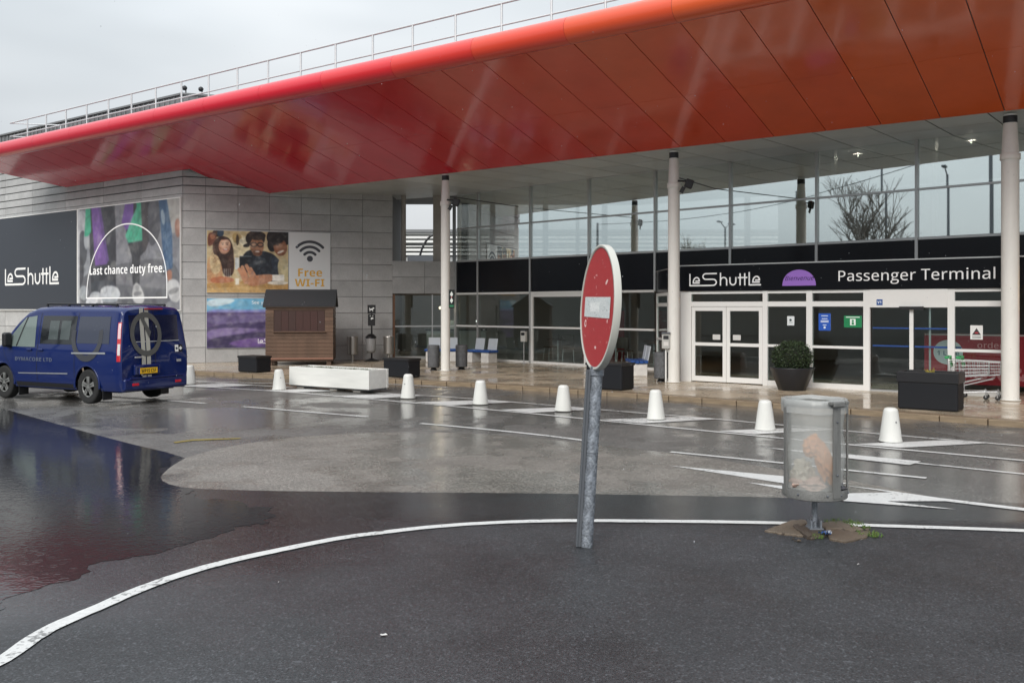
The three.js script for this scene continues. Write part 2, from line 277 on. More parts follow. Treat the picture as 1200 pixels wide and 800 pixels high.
// ribbed metal parapet above the canopy
for (let s = 8.2; s < 24.9; s += 1.2) { const e = Math.min(24.98, s + 1.19), g = onRun(FA, 'parapet_panel', Math.floor(s * 3) % 2 ? mat.clad : mat.cladDark, block, s, e, 7.83, 9.1, -0.05, -0.01); for (let k = 0; k < 4; k++) part('rib', boxG(0.05, 1.23, 0.03), mat.clad, g, -0.45 + k * 0.3, 0, 0.035); }
for (let s = 0.02; s < 7; s += 1.2) { const g = onRun(FB, 'parapet_panel', mat.clad, block, s, Math.min(7.1, s + 1.19), 7.6, 9.1, -0.05, -0.01); for (let k = 0; k < 4; k++) part('rib', boxG(0.05, 1.46, 0.03), mat.clad, g, -0.45 + k * 0.3, 0, 0.035); }
part('coping', merge([bx(25, 0.06, 0.34, -22.1, 9.13, 2.2)]), mat.clad, block);
{ const [u, n] = FB.at(3.5, -0.12); part('coping', boxG(7.1, 0.06, 0.34), mat.clad, block, u, 9.131, n, FB.ang); }

// ------------------------------------------------------------------ the glazed terminal hall
const hall = tThing('terminal_hall', 'glazed passenger terminal hall with dark panel band and white framed entrance', 'building');
mat.mirrorGlass = new THREE.MeshPhysicalMaterial({ color: lin(0.93, 1, 0.98), roughness: 0.015, metalness: 1, transparent: true, opacity: 0.74 });
mat.glass = new THREE.MeshPhysicalMaterial({ color: lin(0.86, 0.92, 0.91), roughness: 0.02, transmission: 1, thickness: 0, ior: 1.62 });
mat.inside = M([0.3, 0.29, 0.28], 0.8);
mat.insideDark = M([0.3, 0.3, 0.3], 0.8);
mat.insideFloor = M([0.2, 0.19, 0.17], 0.3);
const MF = run(-3.94, -5.21, 17.9, -2.282);                         // main glazed front
const rear = [[-3.94, -5.21], [17.9, -2.3], [24, -2.3], [24, -12.5], [-0.5, -12.5], [-8.17, -6.32]];
part('floor_slab', sheet(rear.map(([u, n]) => [u, n - 0.06]), 0.02, 0.106), mat.insideFloor, hall);
part('upper_floor', sheet([[-3.94, -5.4], [17.9, -2.5], [24, -2.5], [24, -12.5], [-0.5, -12.5], [-8.17, -6.5]], 3.0, 3.56), mat.inside, hall);
part('rear_wall', merge([bx(25, 2.9, 0.2, 11.8, 1.55, -12.4), bx(19, 2.5, 0.2, 15, 4.81, -12.35)]), mat.inside, hall);
{ const w = run(-8.17, -6.32, -0.5, -12.5); onRun(w, 'rear_wall', mat.inside, hall, 0, w.L, 0.1, 3.0, -0.2, 0); 
  for (const s of [0.05, 2.4, 4.9, 7.4, 9.7]) onRun(w, 'rear_post', mat.alu, hall, s, s + 0.14, 3.56, 6.1, -0.2, -0.06);
  onRun(w, 'rear_rail', mat.alu, hall, 0, w.L, 4.45, 4.5, -0.16, -0.1); }
part('end_wall', boxG(0.2, 6, 10), mat.inside, hall, 23.9, 3.1, -7.4);
part('roof_slab', sheet([[-8.2, 0.02], [26, 0.02], [26, -12.6], [-0.4, -12.6], [-8.4, -6.4]], 6.12, 7.5), mat.insideDark, hall);
// mullions, transoms, panes, dark panels
const SP = 2.54, S0 = 1.17; const mullionAt = []; for (let k = 0; S0 + k * SP < MF.L; k++) mullionAt.push(S0 + k * SP);
const bays = [0.06, ...mullionAt, MF.L - 0.05];
const YL = [0.1, 1.3, 2.46, 3.635, 4.82, 6.06];
mullionAt.forEach((s, i) => onRun(MF, 'mullion', mat.alu, hall, s - 0.035, s + 0.035, i >= 3 && i <= 6 ? 2.46 : 0.1, 6.06, -0.1, 0.05));
onRun(MF, 'mullion', mat.alu, hall, 0, 0.06, 0.1, 3.635, -0.1, 0.05);
for (const s of mullionAt) onRun(MF, 'inner_fin', mat.alu, hall, s + 0.22, s + 0.3, 3.6, 6.1, -0.55, -0.35);
for (let i = 0; i < bays.length - 1; i++) {
  const a = bays[i] + (i ? 0.037 : 0.002), b = bays[i + 1] - 0.037;
  for (const [y, hgt] of [[3.635, 0.06], [4.82, 0.05], [6.06, 0.05]]) onRun(MF, 'transom', mat.alu, hall, a, b, y - hgt / 2, y + hgt / 2, -0.06, 0.03);
  onRun(MF, 'pane', mat.mirrorGlass, hall, a, b, 3.67, 4.79, -0.012, -0.004).rotation.y += (R() - 0.5) * 0.006;
  onRun(MF, 'pane', mat.mirrorGlass, hall, a, b, 4.85, 6.03, -0.012, -0.004).rotation.y += (R() - 0.5) * 0.006;
  onRun(MF, 'dark_panel', mat.darkPanel, hall, a, b, 2.5, 3.6, -0.02, 0.008);
  if (b < S0 + 3 * SP + 0.01 || a > S0 + 7 * SP - 0.01) {
    for (const [y, hgt] of [[0.135, 0.07], [1.3, 0.06], [2.46, 0.07]]) onRun(MF, 'transom', mat.whiteMetal, hall, a, b, y - hgt / 2, y + hgt / 2, -0.06, 0.04);
    onRun(MF, 'pane', mat.glass, hall, a, b, 0.175, 1.27, -0.012, -0.004);
    onRun(MF, 'pane', mat.glass, hall, a, b, 1.335, 2.42, -0.012, -0.004);
  }
}
// a white framed door leaf in the third bay
{ const s = S0 + SP; for (const [a, b, y0, y1] of [[0.045, 0.14, 0.175, 2.42], [2.36, 2.46, 0.175, 2.42], [0.145, 2.355, 2.32, 2.42]]) onRun(MF, 'door_frame', mat.whiteMetal, hall, s + a, s + b, y0, y1, 0.0, 0.05); }
// the stone clad link between block and hall: shop window below, open gallery above
const LK = run(-5.49, -3.51, -3.94, -5.21);
for (const [a, b] of [[0.0, 1.15], [1.16, 2.29]]) for (const [y0, y1] of [[2.47, 3.06], [3.07, 3.64]]) onRun(LK, 'stone_panel', mat.stone[Math.floor(R() * 4)], hall, a, b, y0, y1, -0.08, 0);
onRun(LK, 'lintel', mat.joint, hall, 0, 2.29, 2.44, 3.62, -0.25, -0.085);
mat.timberTrim = M([0.16, 0.08, 0.045], 0.6);
onRun(LK, 'window_jamb', mat.timberTrim, hall, 0.01, 0.09, 0.1, 2.44, -0.12, -0.02);
for (const [a, b] of [[0.09, 1.42], [1.46, 2.24]]) { onRun(LK, 'pane', mat.glass, hall, a, b, 0.2, 1.26, -0.072, -0.064); onRun(LK, 'pane', mat.glass, hall, a, b, 1.31, 2.4, -0.072, -0.064); onRun(LK, 'transom', mat.alu, hall, a, b, 1.26, 1.31, -0.1, -0.03); onRun(LK, 'transom', mat.alu, hall, a, b, 0.1, 0.2, -0.1, -0.03); }
onRun(LK, 'mullion', mat.alu, hall, 1.42, 1.46, 0.1, 2.44, -0.1, -0.03); onRun(LK, 'mullion', mat.alu, hall, 2.24, 2.29, 0.1, 2.44, -0.1, -0.03);
mat.concrete = M([0.27, 0.26, 0.24], 0.75, { map: alike(stoneTex, 0.2, 0.7), color: lin(0.8, 0.76, 0.7) });
{ const [u, n] = LK.at(1.72, -0.3); part('gallery_pier', boxG(0.42, 2.5, 0.34), mat.concrete, hall, u, 4.86, n, TURN * -1); const [u2, n2] = LK.at(0.42, -0.3); part('gallery_column', cyl(0.09, 0.09, 2.5, 0, 0, 0, 20), mat.concrete, hall, u2, 3.6, n2); }

// the entrance porch: black fascia, white frames, swing doors and sliding door
const VF = run(7.13, -0.9, 16.4, -0.9), VS = run(4.8, -4.02, 7.13, -0.9);
const fr = (w, a, b, y0, y1, o0 = -0.06, o1 = 0.0, m = mat.whiteMetal, nm = 'frame') => onRun(w, nm, m, hall, a, b, y0, y1, o0, o1);
const U = (u) => u - 7.13;
const posts = [[7.3, 7.42], [9.3, 9.42], [10.36, 10.5], [11.66, 11.8], [13.42, 13.56], [14.6, 14.72]];
fr(VF, 0, U(7.3), 0.1, 2.383); for (const [a, b] of posts) fr(VF, U(a), U(b), 0.1, 2.383, -0.08, 0.012);
const spans = [[7.42, 9.3], [9.42, 10.36], [10.5, 11.66], [13.56, 14.6]];
for (const [a, b] of spans) {
  fr(VF, U(a), U(b), 2.315, 2.383); fr(VF, U(a), U(b), 2.0, 2.12);
  fr(VF, U(a), U(b), 2.12, 2.315, -0.03, -0.022, mat.glass, 'transom_pane');
}
for (const [a, b] of spans.slice(1)) { fr(VF, U(a), U(b), 0.1, 0.22); fr(VF, U(a), U(b), 1.03, 1.09); fr(VF, U(a), U(b), 0.22, 1.03, -0.03, -0.022, mat.glass, 'pane'); fr(VF, U(a), U(b), 1.09, 2.0, -0.03, -0.022, mat.glass, 'pane'); }
for (const [a, b] of [[7.43, 8.355], [8.365, 9.29]]) {             // the two swing leaves
  const d = fr(VF, U(a), U(a) + 0.09, 0.12, 1.99, -0.05, -0.002, mat.whiteMetal, 'door_leaf'), w = b - a;
  for (const [x, y, ww, hh] of [[w - 0.09, 0, 0.09, 1.87], [(w - 0.09) / 2, 0.885, w - 0.18, 0.1], [(w - 0.09) / 2, 0.0, w - 0.18, 0.08], [(w - 0.09) / 2, -0.87, w - 0.18, 0.13]]) part('rail', boxG(ww, hh, 0.046), mat.whiteMetal, d, x, y, 0);
  part('pane', boxG(w - 0.18, 0.795, 0.008), mat.glass, d, (w - 0.09) / 2, 0.4375, 0); part('pane', boxG(w - 0.18, 0.765, 0.008), mat.glass, d, (w - 0.09) / 2, -0.4225, 0);
  part('notice', boxG(0.2, 0.13, 0.004), M([0.6, 0.6, 0.58], 0.6), d, a < 8 ? 0.62 : 0.22, 0.18, 0.007);
}
// sliding door
fr(VF, U(11.8), U(13.42), 1.98, 2.383, -0.12, 0.03, mat.whiteMetal, 'door_header');
fr(VF, U(12.45), U(12.95), 1.93, 2.0, 0.03, 0.1, mat.black, 'door_sensor');
fr(VF, U(11.82), U(12.66), 0.14, 1.98, -0.1, -0.092, mat.glass, 'sliding_pane'); fr(VF, U(12.62), U(13.42), 0.14, 1.98, -0.06, -0.052, mat.glass, 'sliding_pane');
fr(VF, U(12.64), U(12.72), 0.12, 1.98, -0.048, -0.01); fr(VF, U(13.02), U(13.06), 0.12, 1.98, -0.13, -0.11, mat.alu); fr(VF, U(11.8), U(13.42), 0.1, 0.135, -0.12, 0.02, mat.alu, 'door_track');
mat.blueTape = M([0.012, 0.06, 0.24], 0.5);
for (const [y, a, b, o] of [[1.5, 11.84, 12.62, -0.09], [1.1, 11.84, 12.62, -0.09], [1.5, 12.74, 13.4, -0.05], [1.1, 12.74, 13.4, -0.05]]) fr(VF, U(a), U(b), y, y + 0.034, o, o + 0.004, mat.blueTape, 'blue_stripe');
// fascia on the front and on the splayed left side, porch roof
onRun(VF, 'fascia', mat.darkPanel, hall, -0.0, 9.27, 2.386, 3.02, -0.1, 0.03); onRun(VF, 'fascia_trim', mat.alu, hall, -0.02, 9.27, 3.021, 3.05, -0.12, 0.05);
onRun(VS, 'fascia', mat.darkPanel, hall, 0.04, VS.L - 0.03, 2.386, 3.02, -0.1, 0.0); onRun(VS, 'fascia_trim', mat.alu, hall, 0.0, VS.L - 0.02, 3.021, 3.05, -0.12, 0.02);
part('porch_roof', sheet([[7.2, -1.0], [16.4, -1.0], [16.4, -2.7], [5.1, -4.2]], 2.7, 2.95), mat.inside, hall);
for (const [a, b] of [[0.05, 0.13], [1.9, 2.0], [VS.L - 0.14, VS.L - 0.03]]) fr(VS, a, b, 0.1, 2.386);
for (const [a, b] of [[0.13, 1.9], [2.0, VS.L - 0.14]]) { for (const [y0, y1] of [[0.1, 0.2], [1.03, 1.09], [2.0, 2.1], [2.3, 2.386]]) fr(VS, a, b, y0, y1); for (const [y0, y1] of [[0.2, 1.03], [1.09, 2.0], [2.1, 2.3]]) fr(VS, a, b, y0, y1, -0.03, -0.022, mat.glass, 'pane'); }

// stays between columns and front
for (const [u, n] of [[0, 0], [7.23, -0.3]]) part('stay', rod([u, 5.25, n - 0.12], [u - 0.55, 5.35, n - 4.4], 0.014), mat.black, hall);

// ------------------------------------------------------------------ columns
mat.columnPaint = M([0.88, 0.87, 0.84], 0.4, { map: (() => { const c = coatMap.clone(); c.repeat.set(1, 7); c.needsUpdate = true; return c; })() });
function column(u, n, r, label) {
  const c = tThing('canopy_column', label, 'column', u, 0.1, n, 0, 'columns carrying the canopy');
  part('shaft', lathe([[0, 0], [r + 0.03, 0], [r + 0.03, 0.03], [r, 0.035], [r, 1.84], [r + 0.004, 1.85], [r, 1.86], [r, 4.9], [r * 0.72, 5.78], [0, 5.78]], 32), mat.columnPaint, c);
  part('collar', lathe([[r - 0.02, 4.86], [r + 0.025, 4.86], [r + 0.025, 4.98], [r - 0.02, 4.98]], 28), mat.columnPaint, c);
  part('head_band', lathe([[r * 0.6, 5.6], [r * 0.8, 5.6], [r * 0.8, 5.74], [r * 0.6, 5.74]], 28), mat.black, c);
  return c;
}
column(0, 0, 0.135, 'white round column beside the two speckled litter bins');
column(7.23, -0.3, 0.145, 'white round column with grey intercom box at its foot');
column(14.7, -0.3, 0.165, 'white round column next to the shopping trolleys');

// ------------------------------------------------------------------ the red canopy
const canopy = tThing('canopy', 'long glossy canopy shading from crimson to orange above the pavement', 'canopy');
const hue = (t) => { const k = clamp(t); return lin(lerp(0.62, 0.76, k), lerp(0.014, 0.145, smooth(0.42, 1.06, k)), lerp(0.038, 0.03, k)); };
const soffitBump = dataTex(256, (u, v) => grey(fbm(u, v, 3, 3, 0.5)), false, 1.9);
const soffitDirt = dataTex(512, (u, v) => { const f = fbm(u, v, 4, 6, 0.6), b = 0.97 + 0.3 * (f - 0.5); return [sr(clamp(b)), sr(clamp(b)), sr(clamp(b))]; }, true, 4.7);
const panelMat = new Map();
const redAt = (u) => { const k = Math.round(clamp((u + 17) / 33) * 13); if (!panelMat.has(k)) panelMat.set(k, M(hue(k / 13), 0.17, { map: soffitDirt, clearcoat: 0.45, clearcoatRoughness: 0.1, bumpMap: soffitBump, bumpScale: 0.012 })); return panelMat.get(k); };
const tubeMat = new Map();
const tubeRed = (u) => { const k = Math.round(clamp((u + 17) / 33) * 13); if (!tubeMat.has(k)) tubeMat.set(k, M(hue(k / 13).multiplyScalar(1.0), 0.3, { clearcoat: 0.4, clearcoatRoughness: 0.15 })); return tubeMat.get(k); };
const soffitY = (n) => 5.9 + 0.29 * n;
function slab(pts, t, mt, nm, parent) {                            // a flat panel from its lower corners [u, n], t thick, along the sloping soffit
  const p = [], idx = []; const m = pts.length; const uv = [];
  for (const s of [0, 1]) for (const [u, n] of pts) { p.push(u, soffitY(n) + s * t, n); uv.push(u, n); }
  for (let i = 1; i < m - 1; i++) { idx.push(0, i + 1, i, m, m + i, m + i + 1); }
  for (let i = 0; i < m; i++) { const j = (i + 1) % m; idx.push(i, j, m + i, j, m + j, m + i); }
  const g = new THREE.BufferGeometry(); g.setAttribute('position', new THREE.Float32BufferAttribute(p, 3)); g.setAttribute('uv', new THREE.Float32BufferAttribute(uv, 2)); g.setIndex(idx); const f = g.toNonIndexed(); f.computeVertexNormals(); return part(nm, f, mt, parent);
}
const STEP = 1.18, NOUT = 4.93, NMID = 2.31;
const endU = (n) => -17.17 - (n - 2.35) * 0.95;                    // slanting left end
for (let k = -26; k < 14; k++) {
  const a = 9.93 + k * STEP + 0.004, b = a + STEP - 0.019;
  if (a > -9.4 && b < 26) slab([[Math.max(a, -9.2), 0.006], [Math.max(a, -9.2), NMID - 0.004], [b, NMID - 0.004], [b, 0.006]], 0.03, redAt(a), 'soffit_panel', canopy);
  else if (b > -9.4 && a <= -9.4) slab([[-9.2, 0.006], [-9.2, NMID - 0.004], [b, NMID - 0.004], [b, 0.006]], 0.03, redAt(a), 'soffit_panel', canopy);
  if (b < endU(NOUT) + 0.05) continue;
  const cutN = (u) => 2.35 + (-17.17 - u) / 0.95, ring = [];      // corners, the slanting end cut off
  if (a >= endU(NMID)) ring.push([a, NMID + 0.004], [a, NOUT]); else { if (b > endU(NMID)) ring.push([endU(NMID), NMID + 0.004]); else ring.push([b, cutN(b)]); if (a > endU(NOUT)) ring.push([a, cutN(a)], [a, NOUT]); else ring.push([endU(NOUT), NOUT]); }
  ring.push([b, NOUT]); if (b > endU(NMID)) ring.push([b, NMID + 0.004]); slab(ring, 0.03, redAt(a), 'soffit_panel', canopy);
}
slab([[-9.1, 0.04], [-9.1, 2.25], [26, 2.25], [26, 0.04]], 0.05, mat.joint, 'backing', canopy).position.y = 0.035;
slab([[-17.2, 2.36], [-19.5, 4.8], [26, 4.8], [26, 2.36]], 0.05, mat.joint, 'backing', canopy).position.y = 0.035;
part('roof_deck', sheet([[-17.1, 2.4], [-19.6, 4.9], [26, 4.9], [26, 0.03], [-8, 0.03], [-9.5, 2.4]], 7.5, 7.72), mat.clad, canopy);
part('back_upstand', boxG(34, 1.55, 0.05), mat.insideDark, canopy, 9, 6.75, 0.05);
for (let k = -13; k < 8; k++) {                                     // rounded nose in lengths
  const a = 0.45 + k * 2.37; let l = 2.362, c = a + l / 2; if (a < -19.9) { continue; }
  part('nose_length', new THREE.CylinderGeometry(0.27, 0.27, l, 32, 1).rotateZ(Math.PI / 2), tubeRed(a), canopy, c, 7.565, 4.98);
  part('nose_joint', new THREE.CylinderGeometry(0.258, 0.258, 0.03, 28).rotateZ(Math.PI / 2), mat.joint, canopy, a - 0.004, 7.565, 4.98);
}
part('drip_edge', boxG(46, 0.02, 0.03), mat.alu, canopy, 3.6, soffitY(4.95) - 0.006, 4.955);
// grey metal ceiling between the red soffit and the glass
const ceilTex = dataTex(512, (u, v) => { const f = fbm(u, v, 4, 4, 0.5); return grey(0.32 + 0.28 * f); }, false, 3.7);
mat.ceiling = [0.92, 1, 1.06].map((k) => M([0.52 * k, 0.53 * k, 0.51 * k], 1, { metalness: 0.25, roughnessMap: ceilTex, bumpMap: soffitBump, bumpScale: 0.008 }));
const MFn = (u) => -5.21 + (u + 3.94) * (2.928 / 21.84);
for (let k = 0; k < 23; k++) {
  const a = -9.0 + k * STEP + (0.93 % STEP), b = a + STEP - 0.03;
  const far = (u) => (u < -3.94 ? lerp(-4.6, -5.3, clamp((u + 9) / 5)) : MFn(u) - 0.02);
  for (const [p, q] of [[0, 0.5], [0.5, 1]]) {
    const m = mat.ceiling[Math.floor(R() * 3)], c = [[a, -0.012 + far(a) * p], [a, far(a) * q + 0.022], [b, far(b) * q + 0.022], [b, -0.012 + far(b) * p]];
    const y = (n) => 5.9 + 0.15 * clamp(-n / 4);
    const pos = [], idx = [0, 1, 2, 0, 2, 3, 4, 6, 5, 4, 7, 6, 0, 5, 1, 0, 4, 5, 1, 6, 2, 1, 5, 6, 2, 7, 3, 2, 6, 7, 3, 4, 0, 3, 7, 4], uv = [];
    for (const t of [0, 0.02]) for (const [u, n] of c) { pos.push(u, y(n) + t, n); uv.push(u, n); }
    const g = new THREE.BufferGeometry(); g.setAttribute('position', new THREE.Float32BufferAttribute(pos, 3)); g.setAttribute('uv', new THREE.Float32BufferAttribute(uv, 2)); g.setIndex(idx); const f = g.toNonIndexed(); f.computeVertexNormals();
    part('ceiling_panel', f, m, canopy);
  }
}
// roof railing
const rail = tThing('roof_railing', 'thin white metal safety railing along the top of the canopy', 'railing');
mat.railPaint = M([0.62, 0.63, 0.64], 0.4, { metalness: 0.3 });
for (let k = -12; k < 20; k++) { const u = -0.03 + k * 1.333; part('post', rod([u, 7.7, 4.3], [u, 8.72, 4.3], 0.027), mat.railPaint, rail); }
part('top_rail', rod([-17.3, 8.73, 4.3], [25.4, 8.73, 4.3], 0.028), mat.railPaint, rail);
part('middle_rail', rod([-17.3, 8.24, 4.3], [25.4, 8.24, 4.3], 0.022), mat.railPaint, rail);
part('return_rail', merge([rod([-17.3, 8.73, 4.3], [-16.2, 8.73, 3.0], 0.022), rod([-17.3, 8.24, 4.3], [-16.2, 8.24, 3.0], 0.017), rod([-16.2, 7.7, 3.0], [-16.2, 8.73, 3.0], 0.02)]), mat.railPaint, rail);
// two small lamps on the parapet
for (const [s, l] of [[0.1, 'small dark floodlight on the parapet, at the corner of the stone block'], [0.62, 'small dark floodlight on the parapet, beside the one at the corner']]) {
  const [u, n] = FB.at(s, -0.12), t = tThing('parapet_lamp', l, 'floodlight', u, 9.16, n);
  part('stem', rod([0, 0, 0], [0, 0.16, 0], 0.02), mat.black, t); part('housing', lathe([[0, 0], [0.04, 0], [0.085, 0.04], [0.085, 0.1], [0.05, 0.15], [0, 0.15]], 16).rotateX(0.7), mat.black, t, 0, 0.13, 0);
}
// ------------------------------------------------------------------ signs and posters
function logo(x, ox, oy, k, color, lw = 0.13) {                      // the wordmark in strokes, k = cap height in pixels
  const X = (a) => ox + a * k, Y = (b) => oy + b * k; x.strokeStyle = color; x.lineWidth = lw * k; x.lineCap = 'butt'; x.lineJoin = 'round';
  const path = (f) => { x.beginPath(); f(); x.stroke(); };
  const dome = (a, w) => { path(() => { x.moveTo(X(a), Y(0.83)); x.lineTo(X(a + w), Y(0.83)); }); path(() => { x.moveTo(X(a + 0.06), Y(0.83)); x.bezierCurveTo(X(a + 0.06), Y(0.22), X(a + w - 0.04), Y(0.22), X(a + w - 0.04), Y(0.66)); x.lineTo(X(a + 0.26), Y(0.66)); }); };
  path(() => { x.moveTo(X(0.06), Y(0)); x.lineTo(X(0.06), Y(1.06)); x.lineTo(X(2.2), Y(1.06)); x.bezierCurveTo(X(2.68), Y(1.06), X(2.68), Y(0.52), X(2.2), Y(0.52)); x.lineTo(X(1.62), Y(0.52)); x.bezierCurveTo(X(1.2), Y(0.52), X(1.2), Y(0.02), X(1.62), Y(0.02)); x.lineTo(X(2.62), Y(0.02)); });
  dome(0.32, 0.68);
  path(() => { x.moveTo(X(2.95), Y(-0.04)); x.lineTo(X(2.95), Y(1.1)); }); path(() => { x.moveTo(X(2.95), Y(0.72)); x.bezierCurveTo(X(2.95), Y(0.28), X(3.52), Y(0.28), X(3.52), Y(0.68)); x.lineTo(X(3.52), Y(1.1)); });
  path(() => { x.moveTo(X(3.82), Y(0.36)); x.lineTo(X(3.82), Y(0.72)); x.bezierCurveTo(X(3.82), Y(1.14), X(4.36), Y(1.14), X(4.36), Y(0.72)); x.lineTo(X(4.36), Y(0.36)); });
  path(() => { x.moveTo(X(4.74), Y(0.05)); x.lineTo(X(4.74), Y(1.1)); }); path(() => { x.moveTo(X(5.16), Y(0.05)); x.lineTo(X(5.16), Y(1.1)); }); path(() => { x.moveTo(X(4.52), Y(0.42)); x.lineTo(X(5.4), Y(0.42)); });
  path(() => { x.moveTo(X(5.56), Y(-0.04)); x.lineTo(X(5.56), Y(1.06)); x.lineTo(X(6.6), Y(1.06)); }); dome(5.82, 0.68);
}
const wide = (x, text, cx, cy, size, stretch, color, weight = '', align = 'center') => { x.save(); x.translate(cx, cy); x.scale(stretch, 1); x.font = `${weight} ${size}px sans-serif`; x.textAlign = align; x.textBaseline = 'middle'; x.fillStyle = color; x.fillText(text, 0, 0); x.restore(); };
const print = (t, rough = 0.45) => M(0xffffff, rough, { map: t });
function board(name, label, category, run_, s0, s1, y0, y1, o, tex, framed = true, group) {   // a printed board fixed to a wall
  const [u, n] = run_.at((s0 + s1) / 2, o), t = tThing(name, label, category, u, y0, n, run_.ang, group), w = s1 - s0, h = y1 - y0;
  part('panel', boxG(w, h, 0.03), mat.alu, t, 0, h / 2, 0.016);
  part('print', new THREE.PlaneGeometry(w - 0.02, h - 0.02), print(tex), t, 0, h / 2, 0.0335);
  if (framed) part('edge_trim', merge([bx(w + 0.03, 0.03, 0.045, 0, 0.0, 0.022), bx(w + 0.03, 0.03, 0.045, 0, h, 0.022), bx(0.03, h - 0.032, 0.045, -w / 2, h / 2, 0.022), bx(0.03, h - 0.032, 0.045, w / 2, h / 2, 0.022)]), mat.whiteMetal, t);
  return t;
}
const rough = (x, w, h, a, seed) => { const r = rng(seed); for (let i = 0; i < w * h / 260; i++) { x.fillStyle = `rgba(${r() > 0.5 ? '255,255,255' : '0,0,0'},${a * r()})`; x.fillRect(r() * w, r() * h, 1 + r() * 3, 1 + r() * 3); } };
const shape = (x, color, pts, curve = true) => { x.fillStyle = color; x.beginPath(); const n = pts.length; if (!curve) { pts.forEach((p, i) => (i ? x.lineTo(...p) : x.moveTo(...p))); } else { const mid = (a, b) => [(a[0] + b[0]) / 2, (a[1] + b[1]) / 2]; x.moveTo(...mid(pts[n - 1], pts[0])); for (let i = 0; i < n; i++) x.quadraticCurveTo(...pts[i], ...mid(pts[i], pts[(i + 1) % n])); } x.closePath(); x.fill(); };
const soften = (x, w, h, r) => { try { const c = document.createElement('canvas'); c.width = w; c.height = h; const y = c.getContext('2d'); y.filter = `blur(${r}px)`; y.drawImage(x.canvas, 0, 0); x.drawImage(c, 0, 0); } catch (e) { console.log('no blur', e.message); } };
const mottle = (x, w, h, seed) => { const r = rng(seed); for (let i = 0; i < 700; i++) { x.fillStyle = `rgba(${r() > 0.5 ? '255,250,240' : '10,8,12'},${0.02 + 0.07 * r()})`; x.beginPath(); x.ellipse(r() * w, r() * h, 6 + r() * 60, 4 + r() * 40, r() * 3, 0, 7); x.fill(); } };
const hairs = (x, cx, cy, rx, ry, color, n, seed, len = 40) => { const r = rng(seed); x.strokeStyle = color; x.lineCap = 'round'; for (let i = 0; i < n; i++) { const a = r() * 6.28, q = Math.sqrt(r()), px = cx + Math.cos(a) * q * rx, py = cy + Math.sin(a) * q * ry; x.lineWidth = 1 + r() * 3; x.beginPath(); x.moveTo(px, py); x.quadraticCurveTo(px + (r() - 0.5) * len, py + len * 0.5, px + (r() - 0.5) * len, py + len * r()); x.stroke(); } };
const shadeHead = (x, cx, cy, r0) => { const g = x.createRadialGradient(cx - r0 * 0.3, cy - r0 * 0.3, r0 * 0.15, cx, cy, r0 * 1.25); g.addColorStop(0, 'rgba(255,225,200,0.28)'); g.addColorStop(0.6, 'rgba(90,40,25,0.05)'); g.addColorStop(1, 'rgba(40,15,10,0.5)'); x.fillStyle = g; x.beginPath(); x.ellipse(cx, cy, r0 * 0.8, r0 * 1.08, 0, 0, 7); x.fill(); };
const blob = (x, color, cx, cy, rx, ry, rot = 0) => { x.fillStyle = color; x.beginPath(); x.ellipse(cx, cy, rx, ry, rot, 0, 7); x.fill(); };

// dark board with the wordmark
const logoTex = canvasTex(1280, 760, (x, w, h) => { x.fillStyle = '#363a42'; x.fillRect(0, 0, w, h); rough(x, w, h, 0.05, 3); logo(x, 225, 425, 122, '#f4f4f2', 0.135); });
board('logo_billboard', 'dark grey billboard with one white wordmark on the stone wall', 'billboard', FA, 34.6 - 23.15, 34.6 - 16.23, 1.87, 5.66, 0.012, logoTex);
